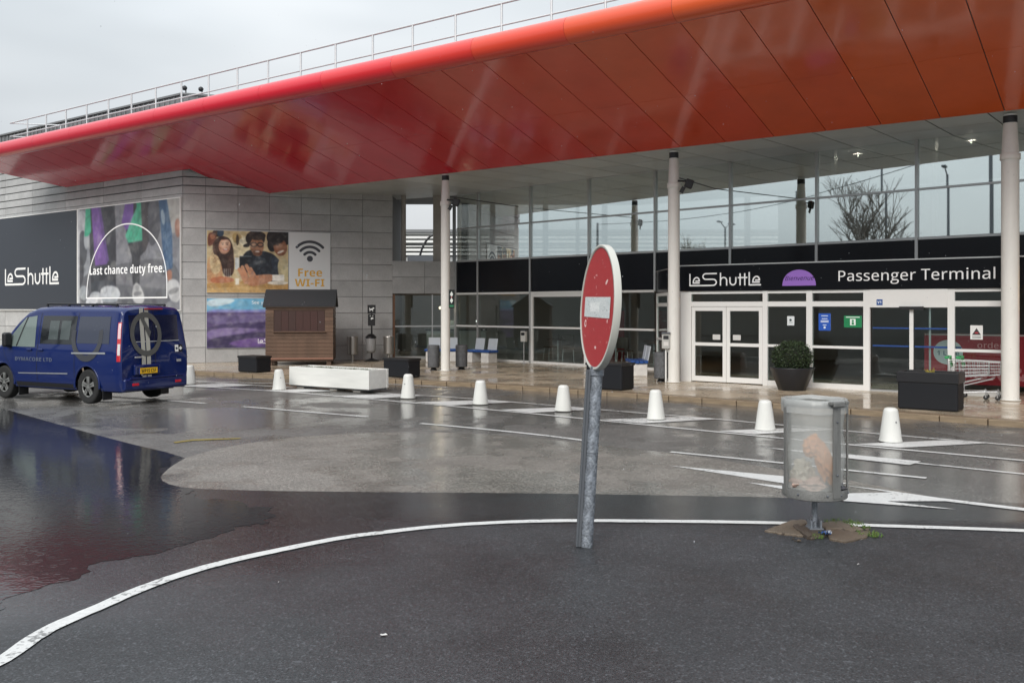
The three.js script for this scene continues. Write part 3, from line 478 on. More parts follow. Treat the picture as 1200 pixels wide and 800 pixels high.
// the photograph of legs and shopping bags
const dutyTex = canvasTex(1400, 840, (x, w, h) => {
  x.fillStyle = '#83858a'; x.fillRect(0, 0, w, h); shape(x, '#9a9ea3', [[0, 0], [300, 0], [280, 420], [120, 620], [0, 640]]); shape(x, '#5f6064', [[0, 560], [500, 480], [1400, 420], [1400, 840], [0, 840]]); shape(x, '#77787c', [[300, 620], [900, 500], [1400, 620], [1400, 700], [700, 640]]);
  blob(x, '#c9cfd2', 60, 120, 80, 110); blob(x, '#4b4d52', 70, 330, 70, 150); blob(x, '#b7bcc0', 130, 250, 40, 90); blob(x, '#3c3d41', 30, 520, 60, 120); blob(x, '#aeb4b8', 90, 700, 70, 60);
  shape(x, '#2a2a2e', [[170, -40], [540, -40], [560, 300], [560, 690], [200, 690], [180, 300]], false); shape(x, '#37383d', [[240, 120], [300, 100], [330, 660], [230, 660]]);
  shape(x, '#34383f', [[180, 600], [560, 600], [540, 700], [210, 700]]);
  shape(x, '#39b98a', [[120, 0], [190, 0], [200, 200], [150, 230], [100, 230]], false); shape(x, '#7b4da8', [[200, 0], [300, -10], [430, 470], [260, 480]], false); shape(x, '#5c3a86', [[300, 0], [340, 0], [460, 440], [430, 470]], false);
  shape(x, '#c7cdd2', [[180, 690], [350, 690], [370, 800], [160, 820]]); shape(x, '#d5dade', [[330, 650], [560, 640], [640, 720], [560, 770], [340, 760]]); shape(x, '#aab1b8', [[340, 740], [600, 745], [560, 785], [350, 780]]); shape(x, '#e2e5e8', [[120, 730], [330, 720], [400, 800], [320, 860], [120, 850]]);
  shape(x, '#232327', [[700, -20], [1010, -20], [1040, 260], [960, 380], [890, 420], [880, 660], [790, 640], [780, 420], [700, 260]], false); shape(x, '#3a3434', [[900, 0], [1000, 0], [1010, 300], [940, 420], [900, 300]]);
  shape(x, '#6f479b', [[690, -10], [800, -10], [800, 170], [700, 210], [640, 140]], false); shape(x, '#8d6bb0', [[760, 90], [870, 90], [880, 180], [770, 190]]); shape(x, '#43c193', [[690, 250], [860, 10], [900, 10], [920, 300], [730, 310]], false); shape(x, '#2fa378', [[840, 0], [900, 0], [905, 200], [860, 200]], false);
  shape(x, '#4a4a4f', [[1000, -20], [1140, -20], [1170, 200], [1100, 330], [1010, 360], [990, 150]]); shape(x, '#b9b6ae', [[1190, -20], [1400, -20], [1400, 260], [1290, 260], [1230, 120]], false); shape(x, '#a7745f', [[1330, 160], [1400, 150], [1400, 300], [1340, 290]]);
  shape(x, '#2f4f74', [[1130, -20], [1230, -20], [1300, 260], [1310, 520], [1210, 560], [1170, 300]], false); shape(x, '#8fa3b4', [[1150, 90], [1190, 60], [1220, 180], [1180, 200]]); shape(x, '#a86e54', [[1220, 540], [1300, 530], [1300, 620], [1240, 620]]);
  shape(x, '#d8d8d6', [[1230, 620], [1330, 600], [1400, 640], [1400, 790], [1260, 770]]); shape(x, '#8c8c8c', [[1250, 690], [1380, 660], [1390, 700], [1260, 730]]);
  shape(x, '#cfcfcd', [[790, 640], [870, 620], [960, 740], [920, 800], [780, 780]]); shape(x, '#77777a', [[800, 700], [900, 690], [920, 720], [810, 740]]); shape(x, '#a2a2a3', [[820, 650], [870, 640], [890, 690], [830, 690]]);
  shape(x, 'rgba(230,232,235,0.9)', [[0, 0], [26, 0], [26, 840], [0, 840]], false);
  hairs(x, 380, 350, 170, 330, 'rgba(70,70,78,0.5)', 160, 11, 120); hairs(x, 860, 250, 150, 250, 'rgba(70,66,66,0.5)', 120, 12, 100); hairs(x, 1240, 280, 60, 260, 'rgba(120,150,180,0.5)', 80, 13, 90); hairs(x, 340, 240, 90, 220, 'rgba(170,130,205,0.4)', 50, 14, 120); x.fillStyle = 'rgba(112,114,120,0.24)'; x.fillRect(0, 0, w, h); mottle(x, w, h, 41); soften(x, w, h, 6); x.strokeStyle = '#fbfbfa'; x.lineWidth = 11; x.beginPath(); x.moveTo(130, 745); x.lineTo(1235, 745); x.lineTo(1235, 640); x.bezierCurveTo(1225, 330, 990, 160, 705, 158); x.bezierCurveTo(400, 160, 140, 400, 130, 745); x.stroke();
  wide(x, 'Last chance duty free.', 690, 520, 92, 1.06, '#ffffff', 'bold'); rough(x, w, h, 0.06, 4);
});
board('duty_free_billboard', 'billboard with photograph of legs and shopping bags reading Last chance duty free', 'billboard', FA, 34.6 - 16.2, 34.6 - 9.66, 1.87, 5.66, 0.012, dutyTex);
// friends round a phone, and the wireless sign
const cafeTex = canvasTex(1000, 770, (x, w, h) => {
  x.fillStyle = '#c9b489'; x.fillRect(0, 0, w, h); shape(x, '#e2d3ab', [[250, 60], [520, 40], [520, 330], [250, 300]]); shape(x, '#b79c66', [[300, 20], [420, 30], [430, 160], [320, 160]]); blob(x, '#4b3a28', 370, 110, 18, 70); blob(x, '#f0e6c8', 450, 130, 60, 50);
  blob(x, '#3a2418', 130, 30, 60, 50); shape(x, '#7b4631', [[10, 30], [90, 20], [130, 90], [60, 190], [10, 200]]); shape(x, '#b77a57', [[30, 60], [70, 40], [110, 80], [60, 120]]); shape(x, '#2c3d52', [[120, -10], [210, -10], [200, 70], [130, 80]]);
  shape(x, '#33201a', [[70, 130], [190, 50], [300, 110], [330, 320], [330, 560], [200, 580], [170, 380], [70, 290]]); shape(x, '#c99a6f', [[0, 330], [110, 290], [170, 380], [200, 560], [120, 690], [0, 690]]); shape(x, '#dcc59a', [[20, 300], [110, 290], [160, 360], [170, 520], [60, 560]]);
  blob(x, '#d9a384', 215, 190, 72, 100, 0.12); blob(x, '#e6b79a', 222, 170, 52, 60, 0.1); blob(x, '#b05a50', 225, 235, 34, 13); blob(x, '#f6eee6', 225, 231, 26, 8); for (const ex of [190, 246]) { blob(x, '#2a1712', ex, 170, 13, 6); x.fillStyle = '#3c2016'; x.fillRect(ex - 20, 148, 38, 6); } shape(x, '#3a221a', [[140, 120], [220, 70], [290, 120], [260, 110], [190, 110]]);
  shape(x, '#171d26', [[430, 300], [520, 220], [760, 250], [880, 330], [900, 520], [860, 690], [520, 560], [420, 430]]); shape(x, '#232d3a', [[780, 290], [900, 340], [890, 520], [800, 500]]); blob(x, '#221712', 590, 90, 120, 100); shape(x, '#1a1512', [[440, 170], [520, 140], [520, 200], [440, 200]]); blob(x, '#a06e4e', 610, 180, 85, 115); blob(x, '#241913', 610, 52, 108, 56);
  blob(x, '#70452f', 615, 270, 60, 40); blob(x, '#efe6dd', 615, 252, 30, 9); x.strokeStyle = '#17120f'; x.lineWidth = 14; for (const ex of [570, 652]) { x.beginPath(); x.ellipse(ex, 165, 36, 24, 0, 0, 7); x.stroke(); }
  blob(x, '#120d0e', 880, 70, 150, 130); blob(x, '#120d0e', 800, 160, 60, 90); blob(x, '#8c5539', 900, 190, 85, 110, -0.2); blob(x, '#120d0e', 850, 110, 100, 50, -0.3); blob(x, '#f2e8de', 905, 250, 46, 14, -0.4); blob(x, '#1e1210', 870, 165, 17, 8); shape(x, '#c7b98f', [[860, 340], [1000, 320], [1000, 620], [880, 600]]);
  shape(x, '#b88f55', [[0, 660], [400, 620], [1000, 640], [1000, 770], [0, 770]], false); shape(x, '#d0ab70', [[0, 720], [500, 690], [900, 740], [900, 770], [0, 770]], false);
  shape(x, '#b9724f', [[30, 590], [200, 560], [330, 590], [330, 640], [60, 660]]); for (let k = 0; k < 4; k++) { x.fillStyle = 'rgba(240,245,245,0.55)'; x.fillRect(205 + k * 24, 470, 9, 110); }
  x.fillStyle = '#cfd5d4'; x.fillRect(340, 330, 50, 150); x.fillStyle = '#12161d'; x.fillRect(395, 315, 150, 150); x.fillStyle = '#9aa1a8'; x.fillRect(395, 310, 150, 7);
  for (const [a, b, c, d] of [[395, 480, 470, 640], [430, 450, 520, 650], [480, 430, 580, 640], [530, 470, 620, 620]]) { x.strokeStyle = '#c98f6c'; x.lineWidth = 46; x.lineCap = 'round'; x.beginPath(); x.moveTo(a, b); x.lineTo(c, d); x.stroke(); x.strokeStyle = '#7d4f39'; x.lineWidth = 4; x.beginPath(); x.moveTo(a + 24, b); x.lineTo(c + 24, d); x.stroke(); } shape(x, '#b97e5c', [[470, 580], [640, 540], [820, 530], [820, 620], [600, 690], [490, 680]]);
  x.fillStyle = '#f1ede2'; x.fillRect(800, 540, 150, 80); blob(x, '#e4dccb', 870, 645, 130, 24); x.fillStyle = '#efe8d6'; x.fillRect(345, 590, 46, 80); shadeHead(x, 218, 190, 92); shadeHead(x, 610, 190, 104); shadeHead(x, 905, 200, 98); hairs(x, 120, 250, 60, 130, 'rgba(110,62,40,0.5)', 90, 1, 60); hairs(x, 290, 330, 40, 200, 'rgba(95,55,38,0.5)', 90, 2, 70); hairs(x, 600, 60, 110, 60, 'rgba(70,48,36,0.6)', 120, 3, 30); hairs(x, 870, 70, 130, 110, 'rgba(60,42,36,0.7)', 160, 4, 26); hairs(x, 670, 420, 190, 140, 'rgba(70,84,104,0.35)', 120, 5, 90); hairs(x, 90, 450, 70, 130, 'rgba(150,110,70,0.4)', 60, 6, 80); hairs(x, 500, 690, 480, 50, 'rgba(120,80,40,0.35)', 120, 7, 30); mottle(x, w, h, 42); soften(x, w, h, 5); rough(x, w, h, 0.1, 6);
});
const wifiTex = canvasTex(520, 770, (x, w, h) => {
  x.fillStyle = '#d7d9d9'; x.fillRect(0, 0, w, h); x.strokeStyle = '#3d4047'; x.lineCap = 'round'; x.lineWidth = 34;
  for (const r of [92, 160, 226]) { x.beginPath(); x.arc(262, 340, r, -Math.PI * 0.76, -Math.PI * 0.24); x.stroke(); } blob(x, '#3d4047', 262, 332, 38, 38);
  wide(x, 'Free', 262, 510, 140, 1.08, '#d9a63c', 'bold'); wide(x, 'WI-FI', 262, 640, 132, 1.12, '#d9a63c', 'bold'); rough(x, w, h, 0.03, 8);
});
board('cafe_poster', 'poster of three smiling friends around a phone in a cafe', 'poster', FB, 0.76, 3.46, 2.46, 4.58, 0.012, cafeTex, false);
board('wifi_poster', 'white poster with wireless symbol and gold words Free WI-FI', 'poster', FB, 3.47, 4.9, 2.46, 4.58, 0.012, wifiTex, false);
const lavTex = canvasTex(900, 720, (x, w, h) => {
  x.fillStyle = '#6fb4da'; x.fillRect(0, 0, w, 200); shape(x, '#cfe6f1', [[0, 0], [380, 0], [260, 90], [0, 130]]); shape(x, '#8d8fd0', [[0, 150], [500, 170], [900, 150], [900, 240], [0, 260]]); x.fillStyle = '#5a4a78'; x.fillRect(0, 200, w, 520);
  shape(x, '#6f6390', [[0, 230], [900, 220], [900, 330], [400, 360], [0, 380]]); shape(x, '#453a62', [[0, 380], [900, 330], [900, 420], [300, 470], [0, 520]]); shape(x, '#7d6c9e', [[0, 440], [400, 420], [700, 450], [200, 560], [0, 600]]); shape(x, '#3b3156', [[0, 580], [500, 500], [900, 480], [900, 640], [300, 720], [0, 720]]); shape(x, '#6d5191', [[200, 650], [600, 560], [900, 600], [900, 660], [420, 720]]);
  mottle(x, w, h, 43); soften(x, w, h, 9); wide(x, 'See you soon', 540, 56, 62, 1.0, '#f2f7fa', '', 'left'); logo(x, 620, 590, 62, '#f3f2f6'); rough(x, w, h, 0.05, 9);
});
board('lavender_poster', 'poster of a purple lavender field under blue sky, partly behind the wooden kiosk', 'poster', FB, 0.76, 3.2, 0.58, 2.28, 0.012, lavTex, false);

// lettering on the porch fascia
const signTex = canvasTex(2048, 164, (x, w, h) => {
  x.fillStyle = '#0a0c12'; x.fillRect(0, 0, w, h); const k = w / 7.9;   // 7.9 m long
  logo(x, 0.19 * k, 50, 74, '#eef0f1', 0.13);
  x.fillStyle = '#9a72c8'; x.beginPath(); x.moveTo(2.6 * k, 138); x.bezierCurveTo(2.6 * k, 6, 3.4 * k, 6, 3.4 * k, 138); x.closePath(); x.fill(); wide(x, 'Bienvenue', 3.0 * k, 92, 38, 1.0, '#20123a', 'italic');
  x.font = ' 86px sans-serif'; const tw = x.measureText('Passenger Terminal').width; wide(x, 'Passenger Terminal', 3.88 * k, 84, 86, 3.3 * k / tw, '#f2f3f3', '', 'left');
});
{ const t = tThing('entrance_sign', 'long black fascia sign with white lettering and purple arch over the entrance', 'sign', 7.2 + 3.95, 2.39, -0.87);
  part('panel', boxG(7.9, 0.628, 0.02), mat.darkPanel, t, 0, 0.314, 0.012); part('print', new THREE.PlaneGeometry(7.9, 0.628), M(0xffffff, 0.35, { map: signTex, specularIntensity: 0.35 }), t, 0, 0.314, 0.0235); }
{ const [u, n] = VS.at(VS.L - 0.45, 0.004), t = tThing('side_emblem', 'narrow purple arch emblem on the splayed side of the porch fascia', 'sign', u, 2.45, n, VS.ang);
  const s = new THREE.Shape(); s.moveTo(-0.25, 0); s.bezierCurveTo(-0.25, 0.58, 0.25, 0.58, 0.25, 0); part('emblem', new THREE.ExtrudeGeometry(s, { depth: 0.01, bevelEnabled: false }), M([0.3, 0.16, 0.55], 0.5), t); }
function sticker(name, label, category, u, y, w, h, o, draw) {         // small notices stuck on the porch glass
  const t = tThing(name, label, category, u, y, -0.9 + o); part('backing', boxG(w, h, 0.004), mat.whiteMetal, t, 0, h / 2, 0); part('print', new THREE.PlaneGeometry(w, h), print(canvasTex(128, Math.round(128 * h / w), draw), 0.5), t, 0, h / 2, 0.0026); return t; }
sticker('blue_notice', 'round edged blue information sticker on the porch glass', 'sticker', 10.78, 1.44, 0.28, 0.4, -0.018, (x, w, h) => { x.fillStyle = '#1d55b8'; x.fillRect(0, 0, w, h); x.fillStyle = '#dfe8f6'; for (const [y, l] of [[22, 70], [52, 60], [74, 84], [88, 84], [120, 40]]) x.fillRect(w / 2 - l / 2, y, l, 8); x.beginPath(); x.arc(w / 2, 150, 12, 0, 7); x.fill(); });
sticker('exit_sticker', 'green and white emergency exit sticker on the porch glass', 'sticker', 11.42, 1.52, 0.4, 0.27, -0.018, (x, w, h) => { x.fillStyle = '#14824f'; x.fillRect(0, 0, w, h); x.fillStyle = '#eef6f0'; x.fillRect(44, 24, 40, 46); x.fillStyle = '#14824f'; x.beginPath(); x.arc(64, 38, 8, 0, 7); x.fill(); x.fillRect(56, 48, 16, 18); x.fillStyle = '#eef6f0'; x.fillRect(14, 8, 100, 6); });
sticker('paper_notice', 'small white paper notice on the porch glass above the clipped shrub', 'sticker', 9.98, 1.55, 0.17, 0.22, -0.018, (x, w, h) => { x.fillStyle = '#dfe5e6'; x.fillRect(0, 0, w, h); x.fillStyle = '#2b3a40'; x.beginPath(); x.arc(60, 70, 22, 0, 7); x.fill(); x.fillRect(30, 110, 70, 8); });
sticker('warning_notice', 'white notice with red triangle on the glass above the trolleys', 'sticker', 13.98, 1.3, 0.24, 0.3, -0.018, (x, w, h) => { x.fillStyle = '#e6e6e4'; x.fillRect(0, 0, w, h); x.fillStyle = '#3c3437'; x.beginPath(); x.moveTo(64, 30); x.lineTo(110, 108); x.lineTo(18, 108); x.fill(); x.fillStyle = '#b8303c'; x.fillRect(46, 78, 36, 14); x.fillStyle = '#555'; x.fillRect(20, 122, 90, 8); x.fillRect(20, 138, 90, 6); });
sticker('door_number', 'small blue square sticker reading V1 on the sliding door header', 'sticker', 12.02, 2.03, 0.13, 0.13, 0.034, (x, w, h) => { x.fillStyle = '#1f4f96'; x.fillRect(0, 0, w, h); wide(x, 'V1', w / 2, h / 2, 80, 1, '#f0f4f8', 'bold'); });
{ // tall poster beside the last column
  const tx = canvasTex(256, 640, (x, w, h) => { x.fillStyle = '#e08a2c'; x.fillRect(0, 0, w, h); shape(x, '#f1c04a', [[0, 0], [256, 0], [256, 200], [0, 260]]); shape(x, '#8d2f4a', [[0, 240], [256, 200], [256, 460], [0, 520]]); shape(x, '#3a2430', [[0, 480], [256, 440], [256, 640], [0, 640]]); rough(x, w, h, 0.08, 12); });
  board('side_poster', 'tall orange and purple poster behind the last column', 'poster', VF, 14.98 - 7.13, 16.1 - 7.13, 0.3, 2.8, 0.032, tx, false); }
// white return sign tab at the fascia end
{ const t = tThing('fascia_tab', 'small white projecting tab at the end of the entrance sign', 'sign', 14.62, 2.5, -0.84); part('plate', rbx(0.2, 0.32, 0.04, 0.01, 0, 0.16, 0.03), mat.whiteMetal, t); part('bracket', boxG(0.05, 0.05, 0.06), mat.alu, t, 0, 0.1, 0.0); }
// ------------------------------------------------------------------ things on the road and the pavement
mat.galv = M([0.42, 0.46, 0.5], 0.5, { metalness: 0.35, map: dataTex(512, (u, v) => { const f = fbm(u, v, 10, 4, 0.6), g = fbm(u + 0.3, v, 26, 3), r = fbm(u, v + 0.5, 12, 5, 0.65); const w = smooth(0.6, 0.68, r); const b = 0.72 + 0.5 * (f - 0.5) + 0.4 * (g - 0.5); return [lerp(b, 0.95, w * 0.7), lerp(b, 0.95, w * 0.7), lerp(b * 1.02, 0.95, w * 0.7)]; }, true, 0.6) });
mat.galvPole = mat.galv.clone(); mat.galvPole.map = mat.galv.map.clone(); mat.galvPole.map.repeat.set(1, 4.5); mat.galvPole.map.needsUpdate = true;
mat.galvDark = M([0.12, 0.13, 0.145], 0.6, { metalness: 0.4 });
mat.blackPlastic = M([0.014, 0.015, 0.018], 0.6, { specularIntensity: 0.4 });
mat.grass = [[0.07, 0.13, 0.025], [0.11, 0.15, 0.03], [0.05, 0.1, 0.02]].map((c) => M(c, 0.8));
// no entry sign
{ const [x, z] = gp(685.5, 641), t = thing('no_entry_sign', 'leaning red no entry sign with scratched white bar on a galvanised post', 'road sign', x, 0.006, z);
  const lean = -0.06, H0 = 1.485; t.rotation.z = lean;
  part('post', cyl(0.052, 0.05, H0, 0.012, 0, 0, 26), mat.galvPole, t);
  part('channel', merge([bx(0.03, H0 - 0.02, 0.045, -0.053, (H0 - 0.02) / 2, 0.0), bx(0.012, H0 - 0.02, 0.07, -0.07, (H0 - 0.02) / 2, 0.0)]), mat.galvDark, t);
  part('post_cap', merge([cyl(0.06, 0.06, 0.05, 0.012, H0 - 0.06, 0, 26), cyl(0.055, 0.055, 0.012, 0.012, H0, 0, 26)]), mat.galv, t);
  part('joint_band', cyl(0.0535, 0.0535, 0.006, 0.012, 0.78, 0, 26), mat.galvDark, t);
  const yaw = -1.39, R0 = 0.52, dy = 1.99;
  const plate = part('disc_plate', lathe([[0, -0.02], [R0 - 0.01, -0.02], [R0, -0.015], [R0, 0.037], [R0 - 0.006, 0.041], [R0 - 0.022, 0.041], [R0 - 0.022, 0.03], [0, 0.03]], 72).rotateX(Math.PI / 2), M([0.6, 0.6, 0.56], 0.45, { map: coatMap }), t, 0.012, dy, 0.02); plate.rotation.y = yaw;
  const redTex = canvasTex(1024, 1024, (c) => { c.fillStyle = '#a81d22'; c.fillRect(0, 0, 1024, 1024); const r = rng(33);
    for (let i = 0; i < 500; i++) { c.fillStyle = `rgba(${r() > 0.6 ? '225,120,120' : '120,14,20'},${0.12 * r()})`; c.fillRect(r() * 1024, r() * 1024, 2 + r() * 60, 2 + r() * 26); }
    c.strokeStyle = 'rgba(232,205,200,0.8)'; c.lineCap = 'round'; for (let i = 0; i < 34; i++) { const a = r() * 6.28, q = r() * 460, px = 512 + Math.cos(a) * q, py = 512 + Math.sin(a) * q; c.lineWidth = 2 + r() * 7; c.beginPath(); c.moveTo(px, py); c.lineTo(px + (r() - 0.3) * 60, py + (r() - 0.5) * 40); c.stroke(); }
    c.fillStyle = 'rgba(236,228,222,0.9)'; c.beginPath(); c.arc(160, 660, 34, 0, 7); c.fill(); c.fillStyle = '#b4262c'; c.beginPath(); c.arc(166, 660, 20, 0, 7); c.fill(); shape(c, 'rgba(236,222,214,0.85)', [[720, 300], [790, 270], [800, 290], [740, 330]]); shape(c, 'rgba(236,222,214,0.8)', [[820, 620], [860, 600], [850, 650]]); shape(c, 'rgba(236,222,214,0.8)', [[480, 850], [560, 840], [540, 880]]); });
  const cg = new THREE.CircleGeometry(R0 - 0.026, 64); part('red_face', cg, M(0xffffff, 0.4, { map: redTex }), plate, 0, 0, 0.0325);
  const barTex = canvasTex(512, 160, (c, w, h) => { c.fillStyle = '#c9cdcc'; c.fillRect(0, 0, w, h); const r = rng(5); for (let i = 0; i < 260; i++) { c.fillStyle = `rgba(${r() > 0.4 ? '110,116,118' : '245,245,240'},${0.35 * r()})`; c.fillRect(r() * w, r() * h, 2 + r() * 34, 1 + r() * 10); } c.fillStyle = 'rgba(245,245,242,0.35)'; c.fillRect(120, 40, 190, 76); c.fillStyle = 'rgba(245,245,242,0.5)'; for (let i = 0; i < 9; i++) c.fillRect(130 + i * 20, 52 + (i % 3) * 8, 9, 44 - (i % 2) * 14); });
  part('white_bar', new THREE.PlaneGeometry(0.77, 0.17), print(barTex, 0.5), plate, 0, 0.0, 0.0355);
  part('bracket', merge([bx(0.08, 0.05, 0.11, 0.03, 1.76, -0.03), bx(0.08, 0.05, 0.11, 0.03, 2.2, -0.03), rod([0.012, 1.45, -0.01], [0.012, 2.28, -0.03], 0.026, 14), new THREE.TorusGeometry(0.05, 0.01, 8, 20).rotateX(1.3).translate(0.05, 1.58, 0.0)]), mat.galv, t);
}
// litter bin with clear sack
{ const [x, z] = gp(955, 621.5), t = thing('sack_bin', 'clear sack litter bin in a galvanised frame on a single foot', 'litter bin', x, 0.02, z);
  const rim = 0.275, y0 = 0.29, y1 = 1.13;
  mat.binMetal = M([0.4, 0.4, 0.385], 0.55, { metalness: 0.35, map: grain });
  part('foot', merge([rod([0, 0, 0], [0, y0, 0], 0.026, 6), bx(0.016, 0.075, 0.1, 0.042, 0.04, 0), bx(0.016, 0.075, 0.1, -0.042, 0.04, 0), bx(0.12, 0.012, 0.13, 0, 0.007, 0)]), mat.galv, t);
  part('foot_collar', cyl(0.04, 0.075, 0.035, 0, y0 - 0.035, 0, 16), mat.galvDark, t);
  part('tray', lathe([[0, 0], [rim - 0.006, 0.0], [rim + 0.004, 0.008], [rim + 0.004, 0.085], [rim - 0.01, 0.085], [rim - 0.014, 0.03], [0, 0.02]], 40).translate(0, y0, 0), mat.binMetal, t);
  part('hoop', lathe([[rim - 0.012, 0], [rim + 0.006, 0], [rim + 0.006, 0.045], [rim - 0.012, 0.045]], 40).translate(0, y1 - 0.03, 0), mat.binMetal, t);
  for (const a of [0.15, 1.18, 2.98, 4.1]) { const w = a === 1.18 ? 0.08 : 0.045, g = bx(w, y1 - y0 - 0.06, 0.012, 0, (y1 + y0) / 2, rim + 0.004); part('upright', g.rotateY(Math.PI / 2 - a + 0.0), mat.binMetal, t); }
  for (const a of [1.5, 0.4, 2.4, 1.0]) part('bolt', new THREE.SphereGeometry(0.011, 8, 6), mat.galvDark, t, Math.cos(a) * (rim + 0.006), y0 + 0.05, Math.sin(a) * (rim + 0.006));
  for (const yy of [0.52, 0.98]) part('bolt', new THREE.SphereGeometry(0.01, 8, 6), mat.galvDark, t, Math.cos(1.18) * (rim + 0.014), yy, Math.sin(1.18) * (rim + 0.014));
  // sack: crinkled thin film
  const mkSack = (prof, seed, amp) => { const g = lathe(prof, 72), p = g.attributes.position, r = rng(seed), ph = Array.from({ length: 6 }, () => r() * 6.28);
    for (let i = 0; i < p.count; i++) { const X = p.getX(i), Y = p.getY(i), Z = p.getZ(i), a = Math.atan2(Z, X), k = 1 + amp * (Math.sin(a * 7 + ph[0] + Y * 4) + 0.7 * Math.sin(a * 13 + ph[1] - Y * 6) + 0.6 * Math.sin(a * 23 + ph[2] + Y * 11) + 0.4 * Math.sin(Y * 30 + ph[3] + a * 3)); p.setXYZ(i, X * k, Y + amp * 0.4 * Math.sin(a * 5 + ph[4]), Z * k); } g.computeVertexNormals(); return g; };
  mat.film2 = new THREE.MeshPhysicalMaterial({ color: lin(0.5, 0.51, 0.49), roughness: 0.3, transparent: true, opacity: 0.46, specularIntensity: 1 });
  const prof = [[0.05, y0 + 0.03]]; for (let k = 0; k <= 16; k++) prof.push([rim - 0.026 - 0.012 * Math.sin(k * 0.7), y0 + 0.04 + (y1 - y0 - 0.03) * k / 16]);
  part('sack', mkSack(prof, 21, 0.007), mat.film2, t);
  mat.film3 = new THREE.MeshPhysicalMaterial({ color: lin(0.5, 0.51, 0.5), roughness: 0.25, transparent: true, opacity: 0.55 });
  part('sack_cuff', mkSack([[rim - 0.03, y1 + 0.0], [rim - 0.02, y1 + 0.035], [rim + 0.008, y1 + 0.03], [rim + 0.013, y1 - 0.02], [rim + 0.011, y1 - 0.05], [rim + 0.008, y1 - 0.085]], 22, 0.008), mat.film3, t);
  part('clasp', merge([rbx(0.13, 0.05, 0.05, 0.012, 0, 0, rim + 0.02), bx(0.22, 0.016, 0.016, 0, 0.012, rim + 0.03), rbx(0.03, 0.03, 0.035, 0.006, -0.085, 0.012, rim + 0.03), rbx(0.03, 0.03, 0.035, 0.006, 0.085, 0.012, rim + 0.03)]).rotateY(Math.PI / 2 - 1.18).translate(0, y1 + 0.005, 0), mat.binMetal, t);
  // crumpled paper in the sack
  const crumple = (rx, ry, rz, seed) => { const g = mergeVertices(new THREE.IcosahedronGeometry(1, 3).deleteAttribute('uv').deleteAttribute('normal')), p = g.attributes.position, r = rng(seed); for (let i = 0; i < p.count; i++) { const k = 0.72 + 0.5 * r(); p.setXYZ(i, p.getX(i) * k * rx, p.getY(i) * k * ry, p.getZ(i) * k * rz); } const f = g.toNonIndexed(); f.computeVertexNormals(); return f; };
  const w = thing('waste_paper', 'crumpled brown paper wrapping inside the clear litter sack', 'litter', x, 0.02, z);
  mat.kraft = M([0.55, 0.25, 0.1], 0.85); mat.pinkPaper = M([0.48, 0.33, 0.27], 0.85); mat.cream = M([0.5, 0.46, 0.38], 0.85);
  part('paper', crumple(0.07, 0.21, 0.06, 4).rotateZ(0.35), mat.kraft, w, 0.03, 0.62, 0.15); part('paper', crumple(0.09, 0.1, 0.07, 5), mat.kraft, w, -0.05, 0.75, 0.13); part('paper', crumple(0.17, 0.06, 0.13, 6), mat.pinkPaper, w, -0.06, 0.41, 0.05); part('paper', crumple(0.1, 0.12, 0.1, 7), mat.cream, w, -0.1, 0.5, 0.0); part('paper', crumple(0.12, 0.06, 0.1, 8), M([0.05, 0.05, 0.06], 0.6), w, 0.12, 0.38, 0.1);
}
